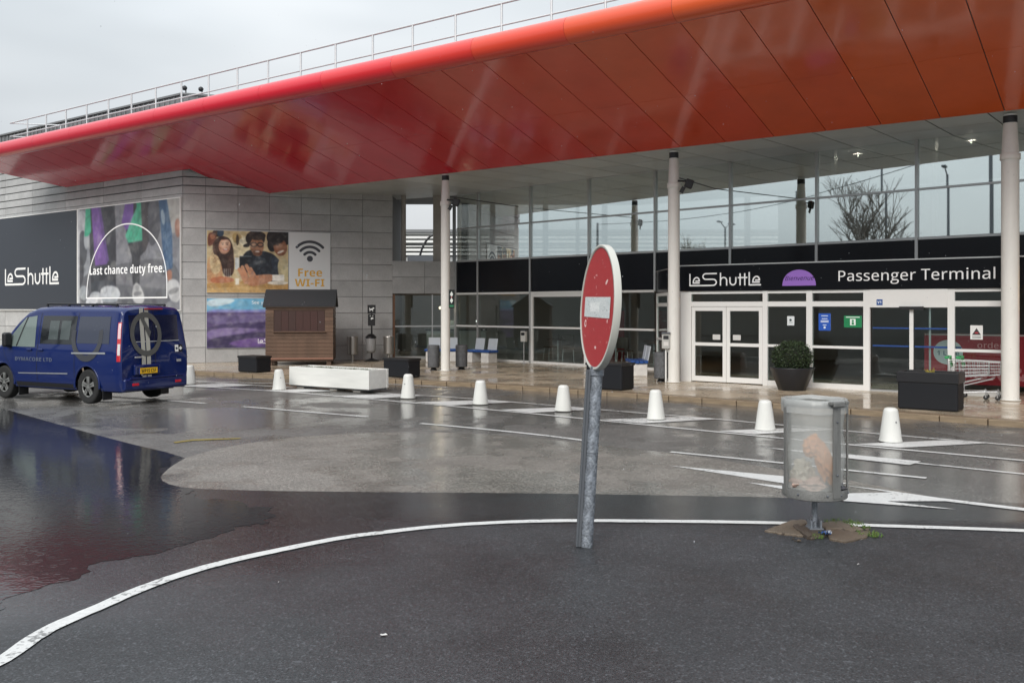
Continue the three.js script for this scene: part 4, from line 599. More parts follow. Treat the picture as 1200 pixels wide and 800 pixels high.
// broken concrete round the foot of the bin, with weeds and a crisp packet
{ const [x, z] = gp(958, 624), t = thing('broken_footing', 'broken brown concrete footing around the litter bin post', 'footing', x, 0, z);
  const rr = rng(71), loc = (px) => px.flatMap(([a, b], i) => { const q = px[(i + 1) % px.length], n = Math.max(2, Math.round(Math.hypot(q[0] - a, (q[1] - b) * 3) / 5)); return Array.from({ length: n }, (_, k) => { const t = k / n, g = gp(lerp(a, q[0], t) + (rr() - 0.5) * 2.6, lerp(b, q[1], t) + (rr() - 0.5) * 1.1); return [g[0] - x, g[1] - z]; }); });
  mat.rubble = [[0.12, 0.09, 0.065], [0.155, 0.12, 0.088], [0.085, 0.065, 0.05]].map((c) => M(c, 0.6, { map: grain, color: lin(...c).multiplyScalar(1.7), bumpMap: grainBump, bumpScale: 0.003 }));
  const chunk = (px, h, m, tilt = 0) => { const s = new THREE.Shape(loc(px).map(([a, b]) => new THREE.Vector2(a, -b))); const g = new THREE.ExtrudeGeometry(s, { depth: h, bevelEnabled: true, bevelSize: 0.008, bevelThickness: 0.006, bevelSegments: 1 }).rotateX(-Math.PI / 2); const q = part('concrete_piece', g, m, t, 0, 0.004, 0); q.rotation.z = tilt; };
  chunk([[897, 624], [912, 618], [926, 612.4], [944, 611.6], [948, 615], [934, 620], [940, 630], [918, 627]], 0.014, mat.rubble[1], 0.006); chunk([[936, 620], [950, 616], [958, 617], [966, 630], [950, 633], [942, 629]], 0.012, mat.rubble[2]); chunk([[962, 615], [985, 613], [1000, 618], [1012, 622], [1000, 624], [980, 621], [968, 622]], 0.012, mat.rubble[1]); chunk([[968, 624], [982, 623], [1002, 626], [1020, 625], [1014, 631], [990, 637], [974, 634]], 0.014, mat.rubble[0], -0.004); chunk([[930, 619.5], [936, 619], [952, 631.5], [946, 632.5]], 0.03, mat.rubble[2]);
  for (let i = 0; i < 46; i++) { const [a, b] = gp(905 + rr() * 118, 613 + rr() * 23), s = 0.007 + 0.016 * rr() * rr(); const q = part('rubble_bit', new THREE.DodecahedronGeometry(s, 0), mat.rubble[i % 3], t, a - x, 0.012 + s * 0.3, b - z, rr() * 6); q.rotation.x = rr() * 3; q.scale.y = 0.6; }
  const w = new THREE.Group(); w.name = 'weeds'; w.userData = { kind: 'stuff', label: 'short green weeds and moss growing round the broken footing', category: 'weeds' }; scene.add(w);
  const geos = [[], []]; const r = rng(44);
  for (const [px, py, n, sp] of [[1018, 627, 70, 0.1], [1008, 620, 40, 0.09], [984, 613.5, 60, 0.14], [1000, 615, 40, 0.08], [955, 631, 50, 0.07], [968, 627, 30, 0.06], [1026, 630, 25, 0.04]]) { const [gx, gz] = gp(px, py); for (let i = 0; i < n; i++) { const a = gx + (r() - 0.5) * sp * 2, b = gz + (r() - 0.5) * sp * 1.4, h = 0.018 + 0.05 * r() * r(); geos[r() > 0.6 ? 1 : 0].push(new THREE.ConeGeometry(0.004 + 0.004 * r(), h, 3).rotateZ((r() - 0.5) * 1.6).rotateX((r() - 0.5) * 1.6).translate(a, h * 0.4 + 0.01, b)); } }
  part('weed_blades', merge(geos[0]), mat.grass[0], w); part('weed_blades', merge(geos[1]), mat.grass[1], w);
  const [cx, cz] = gp(967, 629.5), c = thing('crisp_packet', 'crumpled blue and silver wrapper lying on the broken footing', 'litter', cx, 0.03, cz, 0.4);
  const pg = new THREE.PlaneGeometry(0.09, 0.07, 8, 6).rotateX(-Math.PI / 2), pp = pg.attributes.position; for (let i = 0; i < pp.count; i++) pp.setY(i, 0.028 * r()); pg.computeVertexNormals(); part('blue_wrapper', pg, M([0.08, 0.17, 0.42], 0.3, { metalness: 0.4 }), c, 0, 0, 0); part('silver_lining', pg.clone().scale(0.6, 1, 0.5), M([0.6, 0.65, 0.75], 0.25, { metalness: 0.6 }), c, 0.01, 0.012, 0.03);
}
// scraps of paper on the tarmac
{ const r = rng(12), spots = [[449, 746], [326, 684], [972, 648], [1010, 634], [868, 652], [1006, 663]]; const lab = ['small white paper scrap alone on the dark island'];
  const scrap = (s) => { const g = new THREE.CircleGeometry(s, 7).rotateX(-Math.PI / 2), p = g.attributes.position; for (let i = 0; i < p.count; i++) p.setXYZ(i, p.getX(i) * (0.6 + 0.8 * r()), 0.004 + 0.012 * r(), p.getZ(i) * (0.5 + 0.6 * r())); g.computeVertexNormals(); return g; };
  spots.forEach(([a, b], i) => { const [x, z] = gp(a, b), t = part(numbered('paper_scrap'), scrap(i ? 0.008 + 0.008 * r() : 0.02), M([0.55, 0.54, 0.52], 0.8), scene, x, 0.006, z); tag(t, 'tiny pale scrap of paper on the dark tarmac', 'litter', 'paper scraps on the tarmac'); }); }

// bollards
{ const g = lathe([[0, 0], [0.165, 0], [0.165, 0.02], [0.155, 0.05], [0.104, 0.45], [0.09, 0.485], [0.06, 0.5], [0, 0.503]], 28);
  const bm = M([0.76, 0.76, 0.74], 0.5, { map: coatMap, bumpMap: grainBump, bumpScale: 0.001 });
  const spots = [[1044, 518, 'white cone shaped bollard beside the arrow markings, in line with the black tall planter'], [897, 504, 'white cone shaped bollard just behind the clear sack bin'], [769, 492, 'white cone shaped bollard in front of the column with the intercom'], [660, 482, 'white cone shaped bollard beside the no entry sign post'], [563, 474, 'second white cone shaped bollard along from the white trough'], [478, 467, 'white cone shaped bollard at the end of the white trough, before the low black planter'], [327, 457, 'white cone shaped bollard at the end of the white trough, before the wooden kiosk'], [222, 450.5, 'white cone shaped bollard behind the tail of the blue van']];
  spots.forEach(([a, b, l], i) => { const [x, z] = gp(a, b), t = thing('bollard', l, 'bollard', x, 0.01, z, i * 1.1, 'white bollards along the road'); t.rotation.z = Math.sin(i * 2.3) * 0.025; t.rotation.x = Math.cos(i * 1.7) * 0.02; t.scale.set(1, 1 + 0.05 * Math.sin(i * 4.1), 1); part('body', g, bm, t); part('fixing_hole', new THREE.SphereGeometry(0.012, 8, 6), mat.galvDark, t, 0.03, 0.3, 0.12).rotation.y = 0; }); }
// white concrete trough
{ const t = tThing('white_trough', 'long white painted concrete planter trough resting on blocks', 'planter', 1.18, 0.01, 5.35, 0.05), L = 2.6, D = 0.62, wm = M([0.82, 0.82, 0.8], 0.5, { map: coatMap });
  part('front_wall', rbx(L, 0.45, 0.07, 0.012, 0, 0.305, D / 2), wm, t); part('back_wall', rbx(L, 0.45, 0.07, 0.012, 0, 0.305, -D / 2), wm, t); for (const s of [-1, 1]) part('end_wall', rbx(0.07, 0.44, D - 0.075, 0.01, s * (L / 2 - 0.04), 0.305, 0), wm, t);
  part('base', boxG(L - 0.05, 0.04, D - 0.02), mat.galvDark, t, 0, 0.075, 0); for (const s of [-1, 0.1, 0.85]) part('block', boxG(0.22, 0.055, D - 0.1), mat.concrete, t, s * 1.0, 0.028, 0);
  part('soil', boxG(L - 0.16, 0.1, D - 0.08), M([0.03, 0.022, 0.015], 0.95), t, 0, 0.42, 0);
  const r = rng(8), gs = []; for (let i = 0; i < 900; i++) { const h = 0.03 + 0.05 * r(); gs.push(new THREE.ConeGeometry(0.006, h, 3).rotateZ((r() - 0.5)).translate((r() - 0.5) * (L - 0.2), 0.47 + h / 2, (r() - 0.5) * (D - 0.12))); } part('grass', merge(gs), mat.grass[0], t).userData.kind = 'stuff'; }
// black planters
function planter(name, label, u, n, w, d, h, plants) {
  const t = tThing(name, label, 'planter', u, 0.1, n, 0, 'black planters on the pavement');
  part('tub', rbx(w, h, d, 0.05, 0, h / 2, 0, 3), mat.blackPlastic, t); part('lip', merge([rbx(w + 0.02, 0.06, 0.05, 0.012, 0, h - 0.02, d / 2 - 0.015), rbx(w + 0.02, 0.06, 0.05, 0.012, 0, h - 0.02, -d / 2 + 0.015), rbx(0.05, 0.06, d - 0.06, 0.012, w / 2 - 0.015, h - 0.02, 0), rbx(0.05, 0.06, d - 0.06, 0.012, -w / 2 + 0.015, h - 0.02, 0)]), mat.black, t);
  part('soil', boxG(w - 0.08, 0.02, d - 0.08), M([0.025, 0.02, 0.014], 0.95), t, 0, h + 0.004, 0);
  return t; }
planter('low_planter', 'low black planter beside the wooden kiosk', -4.3, 3.5, 0.84, 0.55, 0.46);
planter('low_planter', 'low black planter behind the white trough, in front of the wall bins', 0.5, 2.4, 0.92, 0.5, 0.5);
planter('low_planter', 'black planter behind the no entry sign', 6.85, 2.2, 0.95, 0.6, 0.6);
{ const t = tThing('tall_planter', 'tall black planter with yellow green spiky plants by the trolleys', 'planter', 13.75, 0.1, 2.3, 0, 'black planters on the pavement'); const w = 1.06, d = 0.6;
  part('tub', rbx(w - 0.03, 0.52, d - 0.03, 0.04, 0, 0.26, 0, 3), mat.blackPlastic, t); part('upper_tub', merge([rbx(w, 0.2, 0.06, 0.015, 0, 0.6, d / 2 - 0.03), rbx(w, 0.2, 0.06, 0.015, 0, 0.6, -d / 2 + 0.03), rbx(0.06, 0.2, d - 0.1, 0.015, w / 2 - 0.03, 0.6, 0), rbx(0.06, 0.2, d - 0.1, 0.015, -w / 2 + 0.03, 0.6, 0)]), mat.black, t); part('soil', boxG(w - 0.13, 0.08, d - 0.13), M([0.025, 0.02, 0.014], 0.95), t, 0, 0.6, 0);
  const r = rng(19), gs = []; for (let i = 0; i < 26; i++) { const a = r() * 6.28, L = 0.1 + 0.08 * r(); gs.push(new THREE.ConeGeometry(0.012, L, 4).translate(0, L / 2, 0).rotateZ(0.3 + 0.7 * r()).rotateY(a).translate(0.03 + (r() - 0.5) * 0.1, 0.63, 0.1 + (r() - 0.5) * 0.1)); } part('spiky_leaves', merge(gs), M([0.42, 0.34, 0.05], 0.6), t);
  const g2 = []; for (let i = 0; i < 60; i++) { const h = 0.02 + 0.05 * r(); g2.push(new THREE.ConeGeometry(0.012, h, 4).rotateX(r() - 0.5).translate((r() - 0.5) * 0.85, 0.65, (r() - 0.5) * 0.4)); } part('low_leaves', merge(g2), mat.grass[2], t); }
// clipped box ball in a tapered pot
{ const t = tThing('clipped_shrub', 'round clipped evergreen shrub in a dark tapered pot', 'shrub', 10.33, 0.1, -0.02), r = rng(23);
  part('pot', lathe([[0, 0], [0.3, 0], [0.5, 0.5], [0.51, 0.52], [0.47, 0.52], [0.45, 0.47], [0, 0.47]], 8).rotateY(0.4), M([0.018, 0.02, 0.026], 0.4), t);
  const inner = new THREE.IcosahedronGeometry(0.43, 4), ip = inner.attributes.position; for (let i = 0; i < ip.count; i++) { const a = V3(ip.getX(i), ip.getY(i), ip.getZ(i)), k = 0.94 + 0.08 * Math.sin(a.x * 19 + a.y * 7) * Math.cos(a.z * 17 - a.y * 11); ip.setXYZ(i, a.x * k, a.y * k * 0.84, a.z * k); } inner.computeVertexNormals();
  part('dark_core', merge([inner.translate(0, 0.74, 0), rod([0, 0.44, 0], [0, 0.7, 0], 0.03)]), M([0.008, 0.012, 0.006], 0.95), t);  // near-black solid ball filling the inside of the leaves, on a short stem
  const leaf = [[], []]; for (let i = 0; i < 6500; i++) { const th = r() * 6.283, c = 1 - 1.86 * r(), s = Math.sqrt(Math.max(0, 1 - c * c)), bump = 0.95 + 0.07 * Math.sin(th * 5 + c * 9) * Math.sin(th * 3 - c * 13), q = (0.43 + 0.11 * r() * r() * r()) * bump; const g = new THREE.BufferGeometry(), sz = 0.018 + 0.012 * r(); g.setAttribute('position', new THREE.Float32BufferAttribute([-sz * 0.5, 0, 0, sz * 0.5, 0, 0, 0, sz * 1.5, 0], 3)); g.rotateX(r() * 6.28).rotateY(r() * 6.28).rotateZ(r() * 6.28).translate(s * Math.cos(th) * q, 0.74 + c * q * 0.86, s * Math.sin(th) * q); g.computeVertexNormals(); leaf[r() > 0.5 ? 1 : 0].push(g); }
  part('foliage', mergeGeometries(leaf[0]), M([0.028, 0.05, 0.02], 0.6), t); part('foliage', mergeGeometries(leaf[1]), M([0.045, 0.07, 0.028], 0.55), t); }
// speckled litter bins
{ const speck = dataTex(256, (u, v) => { const f = fbm(u, v, 40, 2), b = f > 0.56 ? 0.2 : 0.045; return [sr(b), sr(b * 1.03), sr(b * 1.1)]; }, true, 0.5);
  const t = tThing('speckled_bin', 'dark speckled litter bin on the shop window side of the first column', 'litter bin', -0.55, 0.1, -0.1, 0.3, 'speckled litter bins');
  part('body', lathe([[0, 0.08], [0.17, 0.08], [0.18, 0.11], [0.185, 0.7], [0.175, 0.74], [0.15, 0.75], [0.14, 0.7], [0.0, 0.69]], 14), M(0xffffff, 0.6, { map: alike(speck, 0, 0, 0.12), bumpMap: speck, bumpScale: 0.004 }), t); part('foot', cyl(0.11, 0.06, 0.09, 0, 0, 0, 14), mat.black, t);
  const [x2, z2] = W(-0.05, -0.8); copyOf(t, 'dark speckled litter bin on the bench side of the first column', x2, 0.1, z2, 1); const [x3, z3] = W(6.85, -0.35); copyOf(t, 'dark speckled litter bin beside the column with the intercom', x3, 0.1, z3, 2); }
// benches
mat.blueSeat = M([0.02, 0.08, 0.3], 0.35); mat.benchBack = M([0.52, 0.56, 0.6], 0.5); mat.benchBlock = M([0.5, 0.49, 0.46], 0.6, { map: alike(stoneTex, 0.1, 0.3), color: lin(1.7, 1.66, 1.6) });
function bench(label, u, n, turn) { const t = tThing('bench', label, 'bench', u, 0.1, n, turn, 'blue benches');
  for (const s of [-0.38, 0.38]) part('block', rbx(0.34, 0.34, 0.44, 0.02, s, 0.17, 0), mat.benchBlock, t);
  for (let k = 0; k < 4; k++) part('seat_slat', rbx(1.2, 0.07, 0.105, 0.012, 0, 0.38 + 0.01 * Math.abs(k - 1.5), -0.18 + k * 0.12), mat.blueSeat, t);
  for (const s of [-0.3, 0.3]) { const p = part('backrest', rbx(0.42, 0.4, 0.03, 0.012, 0, 0.2, 0), mat.benchBack, t, s, 0.42, -0.24); p.rotation.x = -0.18; } return t; }
bench('blue slatted bench with pale backrests at the shop window', -1.75, -3.9, -0.1); bench('blue slatted bench with pale backrests, beside the splayed porch side', 5.25, -2.0, -0.93); bench('blue slatted bench with pale backrests under the link window', -3.3, -3.7, 0.6);
// intercom on a column, pictogram sign on another, floodlights
{ const t = tThing('intercom_box', 'grey intercom box mounted on the middle white column', 'intercom', 7.1, 0.95, -0.12, 0.5); part('housing', rbx(0.2, 0.38, 0.1, 0.015, 0, 0.19, 0), M([0.42, 0.42, 0.4], 0.45), t); part('hood', rbx(0.22, 0.04, 0.14, 0.01, 0, 0.39, 0.01), mat.galvDark, t); part('display', boxG(0.13, 0.09, 0.006), mat.black, t, 0, 0.28, 0.052); part('keypad', boxG(0.12, 0.1, 0.006), M([0.62, 0.6, 0.58], 0.5), t, 0, 0.12, 0.052); part('conduit', rod([0.0, -0.84, -0.04], [0, 0, -0.04], 0.02), mat.whiteMetal, t); }
{ const tx = canvasTex(96, 256, (x, w, h) => { x.fillStyle = '#141c1a'; x.fillRect(0, 0, w, h); x.fillStyle = '#dfe7e2'; for (const y of [60, 150]) { x.beginPath(); x.moveTo(48, y - 42); x.lineTo(80, y); x.lineTo(48, y + 42); x.lineTo(16, y); x.fill(); } x.fillStyle = '#b8454a'; x.fillRect(38, 92, 20, 20); x.fillStyle = '#2d7a54'; x.fillRect(6, 214, 84, 30); });
  const t = tThing('pictogram_sign', 'small dark pictogram sign projecting from the first column', 'sign', 0.22, 1.95, -0.02, 0.25); part('plate', boxG(0.17, 0.54, 0.02), mat.black, t, 0, 0.27, 0); part('print', new THREE.PlaneGeometry(0.16, 0.52), print(tx), t, 0, 0.27, 0.0115); part('bracket', boxG(0.14, 0.03, 0.03), mat.galvDark, t, -0.09, 0.4, -0.012); }
for (const [u, n, l] of [[0.32, -0.05, 'black floodlight clamped high on the first column'], [7.58, -0.35, 'black floodlight clamped high on the middle column']]) { const t = tThing('column_floodlight', l, 'floodlight', u, 5.0, n, 0.5, 'floodlights on the columns'); part('housing', rbx(0.2, 0.22, 0.13, 0.03, 0.02, 0.05, 0), mat.black, t).rotation.z = -0.35; part('arm', rod([-0.24, 0.12, 0], [0.02, 0.1, 0], 0.022), mat.black, t); part('flap', bx(0.1, 0.16, 0.02, -0.06, -0.16, 0.05), mat.black, t).rotation.z = -0.5; }
// wall bins and dog waste post
mat.steel = M([0.42, 0.4, 0.37], 0.35, { metalness: 0.8 });
{ const g = lathe([[0, 0], [0.17, 0], [0.18, 0.02], [0.18, 0.56], [0.185, 0.57], [0.185, 0.62], [0.165, 0.62], [0.16, 0.5], [0, 0.48]], 24);
  const t = tThing('steel_bin', 'brushed steel post bin against the stone wall, next to the kiosk', 'litter bin', -5.7, 0.1, -1.75, 0.7, 'steel bins by the stone wall'); part('drum', g, mat.steel, t, 0, 0.24, 0); part('post', merge([cyl(0.05, 0.05, 0.24), cyl(0.1, 0.1, 0.015)]), mat.steel, t);
  const [x, z] = W(-4.95, -2.75); copyOf(t, 'brushed steel post bin against the stone wall, next to the shop window', x, 0.1, z, -0.4); }
{ const t = tThing('dog_waste_post', 'black dog waste post with two pictogram plates and grey bucket', 'dog waste bin', -5.33, 0.1, -2.3, 0.62); part('post', merge([cyl(0.03, 0.03, 1.95), lathe([[0, 0], [0.26, 0], [0.25, 0.02], [0.05, 0.1], [0, 0.1]], 20)]), mat.black, t);
  const tx = (k) => canvasTex(128, 128, (x, w, h) => { x.fillStyle = '#111315'; x.fillRect(0, 0, w, h); x.fillStyle = '#e9ebea'; if (k) { blob(x, '#e9ebea', 60, 64, 34, 13); x.fillRect(32, 64, 9, 34); x.fillRect(80, 64, 9, 34); blob(x, '#e9ebea', 96, 46, 16, 11); x.fillRect(24, 36, 8, 24); } else { x.fillRect(30, 20, 20, 12); x.fillRect(78, 20, 20, 12); blob(x, '#e9ebea', 76, 70, 26, 16); blob(x, '#e9ebea', 60, 88, 12, 8); } });
  part('plate', boxG(0.28, 0.31, 0.03), mat.black, t, 0, 1.8, 0.02); part('plate', boxG(0.25, 0.4, 0.03), mat.black, t, 0, 1.43, 0.02); part('print', new THREE.PlaneGeometry(0.26, 0.29), print(tx(1)), t, 0, 1.8, 0.0365); part('print', new THREE.PlaneGeometry(0.23, 0.23), print(tx(0)), t, 0, 1.5, 0.0365);
  part('bucket', lathe([[0, 0], [0.13, 0], [0.17, 0.1], [0.18, 0.5], [0, 0.5]], 20), M([0.3, 0.3, 0.3], 0.5), t, 0, 0.3, 0.17); part('bucket_lid', lathe([[0.19, 0], [0.19, 0.05], [0.1, 0.14], [0, 0.16]], 20), mat.black, t, 0, 0.8, 0.17); }
{ const t = tThing('cigarette_bin', 'small white ash box on a slim stand in front of the glazing', 'ash bin', -0.35, 0.1, -4.45); part('stand', merge([rod([0, 0, 0], [0, 0.75, 0], 0.016), cyl(0.09, 0.09, 0.012)]), mat.alu, t); part('box', rbx(0.2, 0.36, 0.12, 0.015, 0, 0.9, 0), M([0.55, 0.55, 0.52], 0.5), t); part('slot', boxG(0.14, 0.1, 0.006), mat.black, t, 0, 0.98, 0.061); part('lid', rbx(0.21, 0.04, 0.13, 0.012, 0, 1.09, 0), mat.galvDark, t); }

// the wooden kiosk
{ const [kx, kz] = gp(347, 428, 0.1), t = thing('wooden_kiosk', 'brown timber kiosk with closed serving hatch and dark sheet roof', 'kiosk', kx, 0.1, kz - 0.75, 0.13), w = 2.14, d = 1.5, r = rng(61);
  const wood = dataTex(512, (u, v) => { const g = fbm(u * 0.5 + fbm(u, v, 4, 3) * 0.06, v * 1, 64, 3, 0.6), f = fbm(u, v, 6, 5), b = 0.095 * (0.55 + 0.5 * g + 0.5 * f); return [sr(b * 1.25), sr(b * 0.74), sr(b * 0.48)]; }, true, 1.3);
  const wm = [0.8, 0.95, 1.05, 1.2].map((k, i) => M(lin(k, k, k), 0.55, { map: alike(wood, i * 0.23, i * 0.31) })), dark = wm[0];
  for (const [a, b] of [[-1, -1], [1, -1], [-1, 1], [1, 1]]) part('leg', boxG(0.14, 0.14, 0.14), wm[0], t, a * (w / 2 - 0.14), 0.07, b * (d / 2 - 0.12));
  part('floor_frame', boxG(w, 0.1, d), wm[0], t, 0, 0.19, 0); part('inner_box', boxG(w - 0.08, 1.66, d - 0.08), dark, t, 0, 1.07, 0);
  for (let k = 0; k < 14; k++) { const y = 0.3 + k * 0.119, m = () => wm[Math.floor(r() * 4)];
    if (y < 1.12 || y > 1.77) part('plank', boxG(w, 0.11, 0.028), m(), t, 0, y, d / 2 - 0.02); else { part('plank', boxG(0.26, 0.11, 0.028), m(), t, -w / 2 + 0.13, y, d / 2 - 0.02); part('plank', boxG(0.26, 0.11, 0.028), m(), t, w / 2 - 0.13, y, d / 2 - 0.02); }
    for (const s of [-1, 1]) part('plank', boxG(0.028, 0.11, d - 0.06), m(), t, s * (w / 2 - 0.015), y, -0.02); }
  for (let k = 0; k < 7; k++) part('hatch_board', boxG(0.222, 0.66, 0.024), M([0.045 + 0.01 * r(), 0.02, 0.016], 0.55), t, -0.69 + k * 0.23, 1.43, d / 2 - 0.028);
  part('hatch_shelf', boxG(w - 0.46, 0.03, 0.1), wm[2], t, 0, 1.085, d / 2 + 0.02); part('bottom_rail', rbx(w + 0.01, 0.06, 0.05, 0.01, 0, 0.215, d / 2 + 0.02), M([0.26, 0.13, 0.09], 0.5), t);
  // roof: two slopes of dark sheet, the front one facing the road
  const rp = part('roof_sheet', boxG(w + 0.16, 0.04, 0.98), M([0.045, 0.05, 0.055], 0.45), t, 0, 2.17, d / 2 - 0.34); rp.rotation.x = 0.6; const rq = part('roof_sheet', boxG(w + 0.16, 0.04, 0.98), M([0.045, 0.05, 0.055], 0.45), t, 0, 2.17, -d / 2 + 0.34); rq.rotation.x = -0.6;
  const gs = new THREE.Shape([[-d / 2 + 0.05, 1.9], [d / 2 - 0.05, 1.9], [0, 2.4]].map((p) => new THREE.Vector2(...p))); for (const s of [-1, 1]) part('gable', new THREE.ExtrudeGeometry(gs, { depth: 0.03, bevelEnabled: false }).rotateY(Math.PI / 2), wm[0], t, s * (w / 2 - 0.03) - 0.015, 0, 0);
  part('fascia_board', boxG(w + 0.12, 0.05, 0.03), wm[0], t, 0, 1.89, d / 2 + 0.04); }
// shopping trolleys
{ const chrome = M([0.55, 0.56, 0.57], 0.3, { metalness: 0.85 }), green = M([0.03, 0.32, 0.1], 0.4);
  function trolley(label, u, n, turn) { const t = tThing('shopping_trolley', label, 'trolley', u, 0.1, n, turn, 'trolleys by the last column'), g = []; t.scale.setScalar(0.86); const r = 0.009;
    for (const s of [-0.24, 0.24]) g.push(rod([-0.36, 0.12, s], [-0.42, 0.98, s], 0.012), rod([-0.34, 0.14, s], [0.4, 0.2, s * 0.8], 0.012), rod([0.4, 0.14, s * 0.8], [0.36, 0.24, s * 0.8], 0.012), rod([-0.37, 0.3, s], [0.3, 0.5, s * 0.85], 0.01));
    part('chassis', merge(g), chrome, t); const b = []; for (const s of [-0.25, 0.25]) { for (let k = 0; k < 5; k++) b.push(rod([-0.38, 0.52 + k * 0.09, s], [0.46, 0.6 + k * 0.07, s * 0.78], r * 0.6, 5)); for (let k = 0; k < 9; k++) b.push(rod([-0.36 + k * 0.1, 0.5 + k * 0.01, s * (1 - k * 0.025)], [-0.38 + k * 0.1, 0.9, s * (1 - k * 0.025)], r * 0.5, 5)); }
    for (let k = 0; k < 6; k++) b.push(rod([-0.36, 0.52, -0.22 + k * 0.088], [0.44, 0.6, (-0.22 + k * 0.088) * 0.78], r * 0.5, 5)); for (let k = 0; k < 6; k++) b.push(rod([0.45, 0.6, -0.18 + k * 0.07], [0.46, 0.9, -0.18 + k * 0.07], r * 0.5, 5)); b.push(rod([0.46, 0.9, -0.2], [0.46, 0.9, 0.2], r), rod([-0.4, 0.92, -0.25], [0.46, 0.9, -0.2], r), rod([-0.4, 0.92, 0.25], [0.46, 0.9, 0.2], r));
    part('basket', merge(b), chrome, t); part('handle', rod([-0.46, 1.0, -0.28], [-0.46, 1.0, 0.28], 0.018), green, t); for (const s of [-0.27, 0.27]) part('handle_end', rbx(0.1, 0.05, 0.04, 0.012, -0.43, 0.98, s), green, t); part('child_seat', boxG(0.012, 0.22, 0.4), green, t, -0.36, 0.86, 0).rotation.z = 0.2;
    for (const [x, z] of [[-0.35, -0.24], [-0.35, 0.24], [0.4, -0.19], [0.4, 0.19]]) { part('wheel', new THREE.CylinderGeometry(0.055, 0.055, 0.03, 16).rotateX(Math.PI / 2), mat.black, t, x, 0.056, z); part('wheel_fork', bx(0.03, 0.09, 0.045, 0, 0, 0), chrome, t, x, 0.1, z); } return t; }
  trolley('chrome shopping trolley with green handle, pushed into the one by the column', 13.92, -0.3, 0.08); trolley('chrome shopping trolley with green handle, right beside the column', 14.14, -0.32, 0.04); }
